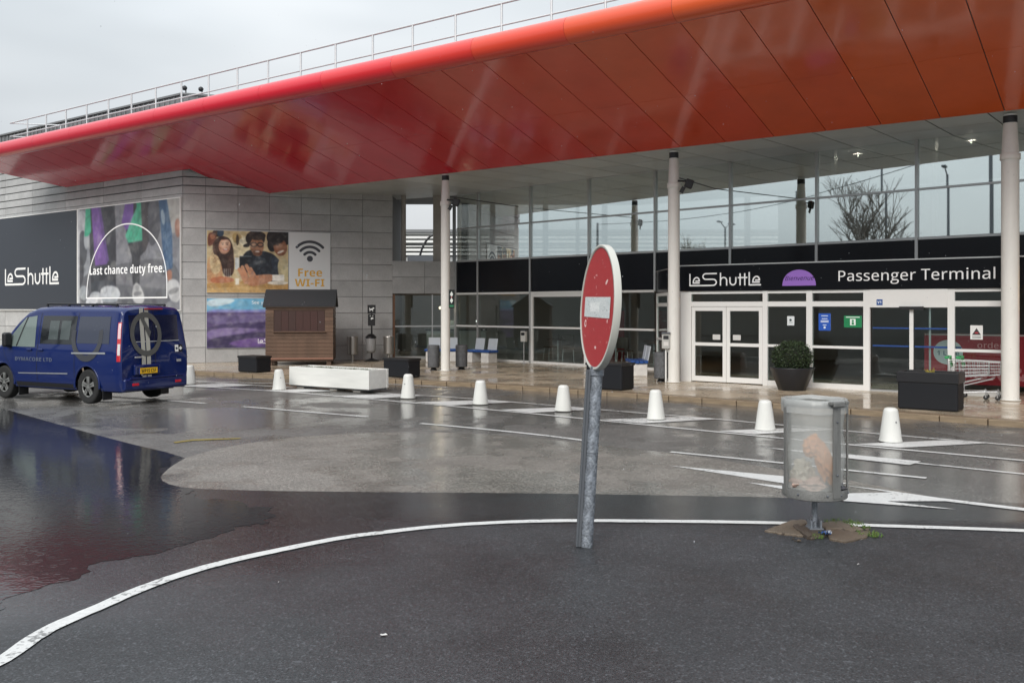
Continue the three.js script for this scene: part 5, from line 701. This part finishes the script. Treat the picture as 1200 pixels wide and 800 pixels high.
// ------------------------------------------------------------------ the blue van: x forwards from the rear axle, z to its right
{
  const ang = 27 * Math.PI / 180, S = 0.91, [cx, cz] = gp(103, 474);
  const t = thing('van', 'dark blue panel van with grey ring and pale stripes on its tail', 'van', cx + 0.86 * Math.sin(ang), 0.012, cz - 0.86 * Math.cos(ang), Math.PI - ang);
  t.scale.set(S, 1.03, 0.92);
  const tab = (pts, x) => { if (x <= pts[0][0]) return pts[0][1]; for (let i = 1; i < pts.length; i++) if (x <= pts[i][0]) { const k = (x - pts[i - 1][0]) / (pts[i][0] - pts[i - 1][0]); return lerp(pts[i - 1][1], pts[i][1], k); } return pts[pts.length - 1][1]; };
  const roofT = [[-1.06, 1.9], [-0.98, 1.945], [-0.8, 1.965], [1.4, 1.98], [1.9, 1.955], [2.2, 1.88], [2.45, 1.72], [2.75, 1.47], [3.02, 1.24], [3.2, 1.15], [3.5, 1.07], [3.75, 0.97], [3.88, 0.84], [3.95, 0.66]];
  const wideT = [[0.25, 0.9], [0.36, 0.955], [0.6, 0.985], [0.85, 0.99], [1.05, 0.975], [1.2, 0.95], [1.5, 0.9], [1.75, 0.845], [1.98, 0.79]];
  const planT = [[-1.06, 0.93], [-1.02, 0.965], [-0.92, 0.99], [-0.6, 1], [2.6, 1], [3.2, 0.97], [3.55, 0.92], [3.8, 0.83], [3.95, 0.68]];
  const bot = 0.27;
  const lean = (y) => 0.1 * smooth(0.7, 2.0, y);                    // the tail leans forwards
  const halfW = (x, y) => tab(wideT, y) * tab(planT, x);
  const xs = []; for (let i = 0; i <= 66; i++) xs.push(lerp(-1.06, 3.95, i / 66)); xs.splice(1, 0, -1.045, -1.02);
  const NJ = 26, pos = [], idx = [];
  const sect = (x) => { const top = tab(roofT, x), out = [], rc = Math.min(0.16, (top - bot) * 0.25), ys = top - rc;
    for (let j = 0; j <= 14; j++) { const y = lerp(bot, ys, j / 14); out.push([y, halfW(x, y)]); }
    const w = halfW(x, ys); for (let j = 1; j <= 7; j++) { const a = j / 7 * Math.PI / 2; out.push([ys + Math.sin(a) * rc * 0.75, w - (1 - Math.cos(a)) * rc * 1.15]); }
    const we = out[out.length - 1][1]; for (let j = 1; j <= 5; j++) out.push([ys + rc * 0.75 + rc * 0.25 * Math.sin(j / 5 * Math.PI / 2), we * (1 - j / 5)]); return out; };
  const m = 2 * NJ + 1;
  xs.forEach((x) => { const s = sect(x); for (let j = 0; j <= NJ; j++) pos.push(x + lean(s[j][0]) * smooth(0.5, -1.06, x), s[j][0], -s[j][1]); for (let j = NJ - 1; j >= 0; j--) pos.push(x + lean(s[j][0]) * smooth(0.5, -1.06, x), s[j][0], s[j][1]); });
  for (let i = 0; i < xs.length - 1; i++) for (let j = 0; j < m; j++) { const k = (j + 1) % m, a = i * m + j, b = i * m + k, c = a + m, d = b + m; idx.push(a, c, b, b, c, d); }
  for (const [o, f] of [[0, 1], [(xs.length - 1) * m, 0]]) { const ci = pos.length / 3; let sx = 0, sy = 0; for (let j = 0; j < m; j++) { sx += pos[(o + j) * 3]; sy += pos[(o + j) * 3 + 1]; } pos.push(f ? sx / m - 0.004 : sx / m, sy / m, 0); for (let j = 0; j < m; j++) { const k = (j + 1) % m; f ? idx.push(ci, o + j, o + k) : idx.push(ci, o + k, o + j); } }
  let bg = new THREE.BufferGeometry(); bg.setAttribute('position', new THREE.Float32BufferAttribute(pos, 3)); bg.setIndex(idx); bg.computeVertexNormals(); bg.setAttribute('uv', new THREE.Float32BufferAttribute(new Float32Array(pos.length / 3 * 2), 2));
  const paint = M([0.004, 0.015, 0.1], 0.4, { clearcoat: 0.9, clearcoatRoughness: 0.03, specularIntensity: 0.3 });
  const darkGlass = M([0.008, 0.01, 0.012], 0.04, { ior: 1.7 }), trim = M([0.012, 0.012, 0.014], 0.5), silver = M([0.6, 0.61, 0.63], 0.28, { metalness: 0.7 });
  const ev = new Evaluator(); ev.useGroups = false; ev.attributes = ['position', 'normal', 'uv'];
  let body = new Brush(bg); body.updateMatrixWorld();
  for (const ax of [0, 2.933]) for (const s of [-1, 1]) { const c = new Brush(new THREE.CylinderGeometry(0.4, 0.4, 0.5, 40).rotateX(Math.PI / 2)); c.position.set(ax, 0.355, s * 0.86); c.updateMatrixWorld(); body = ev.evaluate(body, c, SUBTRACTION); body.updateMatrixWorld(); }
  part('body', toCreasedNormals(body.geometry, 0.55), paint, t);
  // panels that follow the body side: a grid between two x and two y outlines, pushed out a little
  function skin(xa, xb, yb, yt, off, side, nx = 16, ny = 8) { const g = new THREE.PlaneGeometry(1, 1, nx, ny), p = g.attributes.position; for (let i = 0; i < p.count; i++) { const u = p.getX(i) + 0.5, v = p.getY(i) + 0.5, xl = typeof xa === 'function' ? xa(v) : xa, xr = typeof xb === 'function' ? xb(v) : xb, x = lerp(xl, xr, u), y = lerp(typeof yb === 'function' ? yb(u) : yb, typeof yt === 'function' ? yt(u) : yt, v); p.setXYZ(i, x + lean(y) * smooth(0.5, -1.06, x), y, side * (halfW(x, y) + off)); } g.computeVertexNormals(); return g; }
  const arcs = (u, k) => k * (1 - (2 * u - 1) ** 6);
  for (const s of [-1, 1]) {
    part('side_window', skin(-0.72, 0.36, 1.2, 1.73, 0.006, s), M([0.02, 0.026, 0.05], 0.05, { ior: 1.7 }), t); part('side_window', skin(0.44, 1.62, 1.17, 1.74, 0.006, s), darkGlass, t);
    part('window_slider', skin(0.62, 0.94, 1.26, 1.64, 0.009, s, 3, 4), M([0.06, 0.075, 0.075], 0.06, { ior: 1.6 }), t); part('window_slider', skin(1.02, 1.34, 1.26, 1.64, 0.009, s, 3, 4), M([0.06, 0.075, 0.075], 0.06, { ior: 1.6 }), t);
    const cab = part('cab_window', skin((v) => lerp(1.78, 1.84, v), (v) => lerp(2.86, 2.22, v ** 1.15), 1.1, (u) => lerp(1.74, 1.7, u), 0.006, s), M([0.16, 0.2, 0.19], 0.05, { ior: 1.6 }), t); part('window_divider', skin((v) => lerp(2.42, 2.14, v), (v) => lerp(2.46, 2.18, v), 1.11, 1.71, 0.011, s, 2, 6), trim, cab);
    part('sliding_rail', skin(-0.62, 0.5, (u) => lerp(1.0, 0.985, u), (u) => lerp(1.035, 1.015, u), 0.012, s, 10, 2), silver, t);
    part('rubbing_strip', skin(0.62, 2.35, (u) => lerp(0.575, 0.545, u), (u) => lerp(0.6, 0.565, u), 0.012, s, 10, 2), silver, t); part('sill', skin(0.46, 2.46, 0.29, 0.38, 0.008, s, 10, 2), trim, t);
    for (const [a, b] of [[1.685, 1.7], [0.395, 0.41]]) part('door_gap', skin(a, b, 0.42, 1.8, 0.003, s, 1, 12), trim, t);
    part('door_gap', skin((v) => lerp(2.5, 2.92, smooth(0, 1, v)), (v) => lerp(2.512, 2.932, smooth(0, 1, v)), 0.42, 1.08, 0.003, s, 1, 12), trim, t);
    for (const hx of [1.55, 1.95]) part('door_handle', rbx(0.17, 0.04, 0.04, 0.012, hx, 1.045, s * (halfW(hx, 1.04) + 0.018)), paint, t);
    part('mirror', merge([rbx(0.14, 0.3, 0.2, 0.05, 2.66, 1.24, s * 1.06), rbx(0.1, 0.05, 0.14, 0.02, 2.66, 1.1, s * 0.98)]), trim, t);
    const tl = part('tail_light', skin(-1.045, -0.965, (u) => 0.86, (u) => 1.62, 0.012, s, 4, 14), M([0.5, 0.015, 0.025], 0.15, { clearcoat: 1 }), t); part('clear_lens', skin(-1.04, -0.98, 1.3, 1.6, 0.018, s, 3, 8), M([0.72, 0.5, 0.52], 0.12), tl); part('clear_lens', skin(-1.04, -0.985, 0.98, 1.2, 0.018, s, 3, 8), M([0.62, 0.6, 0.6], 0.12), tl);
    part('roof_rail', merge([rod([-0.6, 1.965, s * 0.66], [1.75, 1.985, s * 0.66], 0.02), ...[-0.6, 0.2, 1.0, 1.75].map((x) => rod([x, 1.93, s * 0.66], [x, 1.975, s * 0.66], 0.03))]), trim, t);
    for (const ax of [0, 2.933]) part('wheel_arch', new THREE.TorusGeometry(0.408, 0.022, 8, 36, Math.PI * 1.06).rotateZ(-0.09), paint, t, ax, 0.355, s * (ax ? 0.955 : 0.97));
  }
  // tail
  const tailX = (y) => -1.062 + lean(y); const onTail = (y0, y1, z0, z1, off, nz = 6, ny = 6) => { const g = new THREE.PlaneGeometry(1, 1, nz, ny), p = g.attributes.position; for (let i = 0; i < p.count; i++) { const z = lerp(z0, z1, p.getX(i) + 0.5), y = lerp(y0, y1, p.getY(i) + 0.5); p.setXYZ(i, tailX(y) - off, y, z); } g.computeVertexNormals(); return g; };
  part('rear_window', onTail(1.24, 1.76, -0.68, 0.68, 0.006), M([0.006, 0.008, 0.035], 0.06, { ior: 1.6 }), t);
  part('window_moulding', merge([onTail(1.225, 1.24, -0.6, 0.7, 0.008)]), silver, t);
  part('rear_bumper', merge([rbx(0.16, 0.24, 1.78, 0.05, -1.03, 0.4, 0, 3), rbx(0.05, 0.03, 1.5, 0.012, -1.1, 0.52, 0)]), paint, t); part('reflector', rbx(0.02, 0.05, 0.17, 0.006, -1.115, 0.4, -0.6), M([0.55, 0.01, 0.03], 0.2), t); part('reflector', rbx(0.02, 0.05, 0.17, 0.006, -1.115, 0.4, 0.6), M([0.55, 0.01, 0.03], 0.2), t);
  const stripe = M([0.42, 0.41, 0.36], 0.4), ring = M([0.09, 0.09, 0.085], 0.4);
  for (const z of [-0.34, -0.2]) for (const [a, b, o] of [[1.0, 1.9, 0.012], [0.76, 0.98, 0.012], [0.53, 0.57, 0.03]]) part('stripe', onTail(a, b, z - 0.055, z + 0.055, o, 1, 8), stripe, t);
  { const g = new THREE.RingGeometry(0.36, 0.48, 48, 2), p = g.attributes.position; for (let i = 0; i < p.count; i++) { const z = -0.24 + p.getX(i) * 0.9, y = 1.38 + p.getY(i) * 0.92; p.setXYZ(i, tailX(y) - 0.016, y, z); } g.computeVertexNormals(); part('ring_emblem', g, ring, t); }
  { const s = new THREE.ShapeGeometry(new THREE.Shape([[-0.34, 1.8], [-0.26, 1.66], [-0.1, 1.42], [-0.16, 1.3], [-0.36, 1.66]].map((a) => new THREE.Vector2(...a)))), p = s.attributes.position; for (let i = 0; i < p.count; i++) { const z = p.getX(i), y = p.getY(i); p.setXYZ(i, tailX(y) - 0.019, y, z); } s.computeVertexNormals(); part('ring_emblem', s, ring, t); }
  const plateTex = canvasTex(512, 112, (x, w, h) => { x.fillStyle = '#e3b21c'; x.fillRect(0, 0, w, h); x.fillStyle = '#1d3f8e'; x.fillRect(0, 0, 36, h); wide(x, 'WP15 CSF', 276, 60, 96, 0.92, '#141414', 'bold'); });
  { const g = new THREE.PlaneGeometry(0.52, 0.115).rotateY(-Math.PI / 2); const q = part('number_plate', boxG(0.012, 0.125, 0.535), trim, t, -1.12, 0.66, -0.27); part('plate_print', g, print(plateTex, 0.35), q, -0.0075, 0, 0); }
  part('plate_recess', rbx(0.06, 0.2, 0.7, 0.02, -1.08, 0.68, -0.27), paint, t); part('tail_handle', rbx(0.03, 0.03, 0.2, 0.008, -1.085, 0.93, -0.5), silver, t); part('badge', rbx(0.012, 0.05, 0.13, 0.005, -1.07, 0.82, 0.66), silver, t); part('high_brake_light', rbx(0.03, 0.03, 0.5, 0.008, -0.985, 1.88, 0), M([0.3, 0.02, 0.03], 0.3), t); part('tail_door_gap', onTail(0.55, 1.88, -0.012, 0.002, 0.007, 1, 8), trim, t);
  { const dt = canvasTex(128, 96, (x, w, h) => { x.fillStyle = '#e9e9e6'; x.fillRect(0, 0, 60, 96); x.beginPath(); x.moveTo(98, 20); x.lineTo(126, 48); x.lineTo(98, 76); x.lineTo(70, 48); x.fill(); x.fillStyle = '#2b3040'; x.beginPath(); x.arc(30, 50, 18, 0, 7); x.fill(); x.fillStyle = '#10142e'; x.fillRect(60, 0, 10, 96); }); const g = onTail(1.0, 1.14, 0.56, 0.78, 0.009, 2, 2); const uv = g.attributes.uv; part('sticker', g, print(dt), t); }
  // lettering and ring on the near side
  { const tt = canvasTex(1024, 128, (x, w, h) => { wide(x, 'DYMACORE LTD', w / 2, h / 2 + 4, 112, 1.18, '#5a6170', 'bold'); }); const g = skin(2.5, 1.12, 0.79, 0.915, 0.004, -1, 14, 3); const mt = M(0xffffff, 0.32, { map: tt, transparent: true }); part('lettering', g, mt, t); }
  { const g = new THREE.RingGeometry(0.4, 0.53, 40, 2, 2.9, 3.6), p = g.attributes.position; for (let i = 0; i < p.count; i++) { const x = 0.02 + p.getX(i), y = 1.36 + p.getY(i) * 0.98; p.setXYZ(i, x + lean(y) * smooth(0.5, -1.06, x), y, -(halfW(x, y) + 0.009)); } g.computeVertexNormals(); part('ring_emblem', g, M([0.045, 0.047, 0.055], 0.4), t); }
  // windscreen, bonnet line, headlights, wheels, underside
  { const g = new THREE.PlaneGeometry(1, 1, 10, 8), p = g.attributes.position; for (let i = 0; i < p.count; i++) { const v = p.getY(i) + 0.5, x = lerp(3.02, 2.26, v), y = tab(roofT, x) + 0.012, z = (p.getX(i)) * 2 * lerp(0.8, 0.64, v); p.setXYZ(i, x, y - 0.03 * (2 * p.getX(i)) ** 2, z); } g.computeVertexNormals(); part('windscreen', g, darkGlass, t); }
  for (const s of [-1, 1]) part('headlight', rbx(0.34, 0.17, 0.2, 0.06, 3.68, 0.84, s * 0.72), M([0.6, 0.62, 0.63], 0.1, { metalness: 0.3 }), t);
  part('underside', merge([bx(4.5, 0.1, 1.5, 1.45, 0.28, 0), bx(0.3, 0.12, 0.3, 0.45, 0.2, -0.5)]), trim, t); for (const [a, b] of [[2.42, -0.8], [-0.45, -0.8], [-0.45, 0.8]]) part('mudflap', boxG(0.02, 0.22, 0.24), trim, t, a, 0.2, b);
  const tyre = lathe([[0.2, -0.1], [0.3, -0.112], [0.335, -0.1], [0.345, -0.07], [0.345, 0.07], [0.335, 0.1], [0.3, 0.112], [0.2, 0.1]], 40).rotateX(Math.PI / 2), rub = M([0.014, 0.014, 0.014], 0.75), alloy = M([0.5, 0.5, 0.48], 0.3, { metalness: 0.75 });
  const spokes = [lathe([[0.196, -0.07], [0.225, -0.095], [0.222, -0.1], [0.19, -0.085]], 36).rotateX(Math.PI / 2), cyl(0.05, 0.05, 0.03, 0, 0, 0, 16).rotateX(-Math.PI / 2).translate(0, 0, -0.07)]; for (let k = 0; k < 5; k++) for (const d of [-0.12, 0.12]) spokes.push(bx(0.05, 0.17, 0.03, 0, 0.125, -0.085).rotateZ(k * Math.PI * 0.4 + d));
  const rim = merge(spokes);
  for (const ax of [0, 2.933]) for (const s of [-1, 1]) { const w = part('wheel', tyre, rub, t, ax, 0.345, s * 0.845); part('rim', s < 0 ? rim : rim.clone().rotateY(Math.PI), alloy, w); part('brake_disc', cyl(0.17, 0.17, 0.03, 0, -0.015, 0, 24).rotateX(Math.PI / 2), trim, w); }
}
// ------------------------------------------------------------------ inside the hall, seen through the glass
{ const t = tThing('red_display', 'red promotional display stand with pale round badge inside the porch', 'display stand', 13.9, 0.106, -2.35, 0.05);
  const tx = canvasTex(1024, 512, (x, w, h) => { x.fillStyle = '#a3202e'; x.fillRect(0, 0, w, h); x.fillStyle = '#ccc9c6'; x.fillRect(0, 0, w, 14); blob(x, '#d5d8da', 205, 190, 128, 128); x.fillStyle = '#27508f'; x.fillRect(90, 130, 230, 22); wide(x, '1 Litre', 205, 200, 64, 1, '#5d7482', 'bold'); wide(x, 'order', 560, 110, 80, 1.1, '#d89a9a'); wide(x, 'OX & C', 720, 400, 190, 1, 'rgba(226,170,170,0.75)', 'bold'); });
  part('board', boxG(2.5, 1.15, 0.05), M([0.3, 0.02, 0.03], 0.5), t, 0, 0.7, 0); part('print', new THREE.PlaneGeometry(2.48, 1.13), print(tx), t, 0, 0.7, 0.0265); for (const s of [-1.1, 1.1]) part('leg', boxG(0.06, 0.13, 0.4), mat.galvDark, t, s, 0.065, 0); }
{ const red = M([0.2, 0.015, 0.025], 0.5), t = tThing('red_stand', 'dark red sales stand with pitched top inside the hall', 'display stand', 1.1, 0.106, -7.2, -0.1); part('case', boxG(1.3, 1.75, 0.7), red, t, 0, 0.875, 0); const s = new THREE.Shape([[-0.7, 1.75], [0.7, 1.75], [0, 2.2]].map((a) => new THREE.Vector2(...a))); part('pitched_top', new THREE.ExtrudeGeometry(s, { depth: 0.8, bevelEnabled: false }), mat.black, t, 0, 0, -0.4); for (const y of [0.5, 0.95, 1.4]) part('shelf', boxG(1.2, 0.03, 0.1), mat.alu, t, 0, y, 0.38); }
{ const dk = M([0.06, 0.045, 0.035], 0.6); let first;
  const spots = [[-0.2, -6.3], [2.3, -6.0], [3.4, -6.6], [4.2, -5.4]]; spots.forEach(([u, n], i) => { const t = first ? copyOf(first, null, ...(([x, z]) => [x, 0.106, z])(W(u, n)), i) : (first = tThing('cafe_table', 'small dark cafe table inside the hall behind the glazing', 'table', u, 0.106, n, 0, 'cafe tables in the hall')); if (i === 0) { part('top', cyl(0.38, 0.38, 0.03, 0, 0.72, 0, 24), dk, t); part('stem', cyl(0.04, 0.04, 0.7, 0, 0.02, 0, 10), mat.alu, t); part('foot', cyl(0.24, 0.22, 0.025, 0, 0, 0, 20), mat.alu, t); } });
  let ch; [[0.35, -6.1], [1.9, -5.6], [2.8, -5.7], [3.9, -6.2], [-0.7, -6.6]].forEach(([u, n], i) => { if (!ch) { ch = tThing('cafe_chair', 'dark cafe chair with pale legs inside the hall', 'chair', u, 0.106, n, 0.6, 'cafe chairs in the hall'); part('seat', rbx(0.42, 0.04, 0.42, 0.01, 0, 0.45, 0), dk, ch); part('backrest', rbx(0.42, 0.36, 0.03, 0.01, 0, 0.72, -0.2), dk, ch); for (const [a, b] of [[-1, -1], [1, -1], [-1, 1], [1, 1]]) part('leg', rod([a * 0.2, 0, b * 0.2], [a * 0.17, 0.43, b * 0.17], 0.014), mat.alu, ch); } else { const [x, z] = W(u, n); copyOf(ch, null, x, 0.106, z, i * 1.3); } }); }
{ // café counter and its lamps behind the link window
  const t = tThing('cafe_counter', 'pale serving counter behind the link window', 'counter', -4.6, 0.106, -6.0, 0.75); part('front', boxG(2.2, 1.0, 0.5), M([0.3, 0.31, 0.3], 0.5), t, 0, 0.5, 0); part('top', boxG(2.3, 0.04, 0.6), mat.black, t, 0, 1.021, 0); part('appliance', rbx(0.5, 0.34, 0.35, 0.03, -0.3, 1.21, 0), M([0.35, 0.4, 0.38], 0.3), t); }
function pendant(label, u, y, n, c, power, r) { const t = tThing('pendant_lamp', label, 'lamp', u, y, n, 0); part('cable', rod([0, r, 0], [0, 3.0 - y, 0], 0.006, 6), mat.black, t); part('globe', new THREE.SphereGeometry(r, 20, 14), new THREE.MeshStandardMaterial({ color: 0xffffff, emissive: new THREE.Color(...c), emissiveIntensity: 1.5 }), t); const l = new THREE.PointLight(new THREE.Color(...c), power); l.castShadow = true; l.position.set(0, 0, 0); t.add(l); }
pendant('small warm globe lamp glowing behind the link window', -4.6, 1.95, -5.1, [1, 0.75, 0.5], 0.6, 0.055);
pendant('small white globe lamp above the serving counter', -3.9, 1.45, -6.4, [1, 0.95, 0.9], 0.5, 0.045);
pendant('wide amber globe lamp inside the hall beside the porch', 4.6, 2.18, -6.2, [1, 0.42, 0.1], 1.2, 0.12);
// ceiling downlights seen through the upper glass
for (const [u, n] of [[13.3, -4.2], [10.5, -4.6]]) { const t = tThing('downlight', 'round downlight set in the hall ceiling behind the upper glass', 'ceiling light', u, 6.07, n, 0, 'downlights in the hall ceiling'); part('lens', cyl(0.11, 0.11, 0.03, 0, 0.0, 0, 20), new THREE.MeshStandardMaterial({ color: 0xffffff, emissive: new THREE.Color(1, 0.95, 0.85), emissiveIntensity: 0.7 }), t); part('ring', new THREE.TorusGeometry(0.12, 0.015, 8, 24).rotateX(Math.PI / 2), mat.whiteMetal, t, 0, 0.012, 0); const l = new THREE.PointLight(0xfff0dd, 0.5); l.castShadow = true; l.position.set(0, -0.05, 0); t.add(l); }

// ------------------------------------------------------------------ beyond the open gallery: a low louvred building and a lamp
{ const t = thing('louvred_building', 'low white louvred roof building seen through the open gallery', 'building', -3, 0, -66, 0.0); part('wall', boxG(46, 5.6, 8), M([0.4, 0.41, 0.41], 0.7), t, 0, 2.8, -4);
  for (let k = 0; k < 6; k++) part('louvre', boxG(46.4, 0.16, 0.3), mat.whiteMetal, t, 0, 5.75 + k * 0.3, 0.1 - k * 0.05); part('louvre_backing', boxG(46, 1.9, 0.2), M([0.32, 0.33, 0.33], 0.7), t, 0, 6.5, -0.4); part('roof', boxG(46.4, 0.2, 8.4), mat.clad, t, 0, 7.4, -4); }
{ const t = thing('curved_lamp_post', 'dark lamp post with curved arm beyond the open gallery', 'lamp post', -5.05, 0, -50), c = new THREE.CatmullRomCurve3([V3(0, 0, 0), V3(0, 4.0, 0), V3(0.12, 5.0, 0), V3(0.55, 5.75, 0), V3(1.2, 6.05, 0)]); part('mast', new THREE.TubeGeometry(c, 30, 0.06, 8), mat.black, t); part('lamp_head', rbx(0.5, 0.12, 0.22, 0.04, 1.35, 6.05, 0), mat.black, t); part('cabinet', merge([bx(1.6, 0.5, 0.4, 0.2, 4.5, 0), bx(0.06, 0.5, 0.06, 0.2, 4.1, 0)]), mat.galvDark, t); }

// ------------------------------------------------------------------ what the upper glass mirrors: the far side of the road, behind the camera
function mirrored(px, beyond) {                                       // where a thing stands whose image shows in the glazed front at that pixel column, that far from the glass
  const a = W(...MF.at(0, 0)), b = W(...MF.at(10, 0)), L = Math.hypot(b[0] - a[0], b[1] - a[1]), d = [(b[0] - a[0]) / L, (b[1] - a[1]) / L], v = [(px - 600) / FOCAL, -1];
  const det = v[0] * -d[1] + v[1] * d[0], k = (a[0] * -d[1] + a[1] * d[0]) / det, hit = [v[0] * k, v[1] * k], n = [-d[1], d[0]], dot = v[0] * n[0] + v[1] * n[1], r = [v[0] - 2 * dot * n[0], v[1] - 2 * dot * n[1]], q = Math.hypot(...r);
  return [hit[0] + r[0] / q * beyond, hit[1] + r[1] / q * beyond];
}
mat.bark = M([0.11, 0.095, 0.08], 0.9);
function bareTree(label, px, beyond, H0, spread, seed) {
  const [x, z] = mirrored(px, beyond), t = thing('bare_tree', label, 'tree', x, 0, z, 0, 'bare trees across the road'), r = rng(seed), trunk = [], twigs = [];
  const grow = (p, dir, L, rad, depth) => { const q = p.clone().addScaledVector(dir, L); (depth > 2 ? trunk : twigs).push(rod(p.toArray(), q.toArray(), rad, depth > 2 ? 7 : 4, rad * 0.7)); if (depth === 0) return; const n = depth > 2 ? 4 : 3; for (let i = 0; i < n; i++) { const d = dir.clone().add(V3((r() - 0.5) * spread, 0.1 + r() * 0.35, (r() - 0.5) * spread)).normalize(); grow(p.clone().lerp(q, 0.55 + 0.45 * r()), d, L * (0.62 + 0.2 * r()), rad * 0.62, depth - 1); } };
  grow(V3(0, -0.1, 0), V3(0, 1, 0), H0 * 0.3, 0.14, 5); part('trunk', merge(trunk), mat.bark, t); part('crown', merge(twigs), mat.bark, t); }
bareTree('spreading bare tree across the road, tallest of its row', 1018, 34, 12.5, 1.7, 3); bareTree('bare tree across the road with narrow crown', 812, 44, 8.6, 1.5, 5); bareTree('thin bare tree across the road at the end of the row', 735, 48, 7.6, 1.4, 9);
function mast(label, px, beyond, h, arms) { const [x, z] = mirrored(px, beyond), t = thing('street_lamp', label, 'street lamp', x, 0, z, 0.6, 'street lamps across the road'); part('mast', cyl(0.09, 0.06, h, 0, 0, 0, 12), mat.galvDark, t); for (const s of arms) { part('arm', rod([0, h - 0.1, 0], [s * 0.9, h + 0.25, 0], 0.035), mat.galvDark, t); part('lamp_head', rbx(0.6, 0.1, 0.24, 0.03, s * 1.15, h + 0.28, 0), mat.galvDark, t); } }
mast('street lamp with two arms across the road', 849, 40, 7.6, [-1, 1]); mast('street lamp with one arm beside the tall bare tree', 1037, 36, 11, [1]); mast('street lamp with one arm across the road from the porch', 931, 38, 9.6, [-1]); mast('street lamp with one arm opposite the last column', 1109, 30, 9, [1]);
{ const a = mirrored(1180, 46), b = mirrored(560, 60), dx = b[0] - a[0], dz = b[1] - a[1], L = Math.hypot(dx, dz);
  const t = thing('roadside_barrier', 'long pale roadside wall across the road with dark hedge behind', 'wall', (a[0] + b[0]) / 2, 0, (a[1] + b[1]) / 2, -Math.atan2(dz, dx)); part('wall', boxG(L + 40, 3.4, 0.3), M([0.42, 0.44, 0.42], 0.7), t, 0, 1.7, 0); part('coping', boxG(L + 40, 0.15, 0.4), mat.clad, t, 0, 3.476, 0);
  const bank = thing('clipped_hedge', 'long dark green hedge above the pale wall across the road', 'hedge', (a[0] + b[0]) / 2 + 2.5, 0, (a[1] + b[1]) / 2 + 4, -Math.atan2(dz, dx)), r = rng(77), g = new THREE.BoxGeometry(L + 40, 4.2, 1.6, 300, 10, 4), p = g.attributes.position; for (let i = 0; i < p.count; i++) p.setXYZ(i, p.getX(i) + (r() - 0.5) * 0.3, p.getY(i) + (r() - 0.5) * 0.5, p.getZ(i) + (r() - 0.5) * 0.4); g.computeVertexNormals(); part('foliage', g, M([0.035, 0.055, 0.025], 0.85), bank, 0, 2.1, 0); }
// overhead cable on two masts
{ const a = mirrored(700, 34), b = mirrored(1160, 24), t = thing('overhead_cable', 'black overhead cable strung on two masts across the road', 'cable', a[0], 0, a[1]), pts = []; for (let i = 0; i <= 20; i++) { const k = i / 20; pts.push(V3((b[0] - a[0]) * k, lerp(7.6, 9.6, k) - 1.0 * Math.sin(k * Math.PI), (b[1] - a[1]) * k)); } part('cable', new THREE.TubeGeometry(new THREE.CatmullRomCurve3(pts), 40, 0.02, 5), mat.black, t); part('mast', cyl(0.1, 0.08, 7.7, 0, 0, 0, 10), mat.galvDark, t); part('mast', cyl(0.1, 0.08, 9.7, b[0] - a[0], 0, b[1] - a[1], 10), mat.galvDark, t); }

// wet sleet in the air: small pale flakes, far too many to count
{ const r = rng(303), n = 620, g = new THREE.IcosahedronGeometry(1, 0), im = new THREE.InstancedMesh(g, M([0.6, 0.63, 0.66], 0.4, { transparent: true, opacity: 0.7 }), n), m = new THREE.Matrix4(), q = new THREE.Quaternion();
  for (let i = 0; i < n; i++) { const z = -(3.5 + 15 * Math.sqrt(r())), x = (r() - 0.5) * 1.5 * -z, y = 0.3 + r() * 6.5, s = 0.0014 + 0.002 * r(); q.setFromEuler(new THREE.Euler((r() - 0.5) * 0.4, r() * 6, (r() - 0.5) * 0.4)); m.compose(V3(x, y, z), q, V3(s, s * (1.2 + 1.4 * r()), s)); im.setMatrixAt(i, m); }
  im.name = 'sleet'; im.userData = { kind: 'stuff', label: 'fine wet sleet falling through the air over the road', category: 'sleet' }; im.castShadow = true; scene.add(im); }

renderer.render(scene, camera);
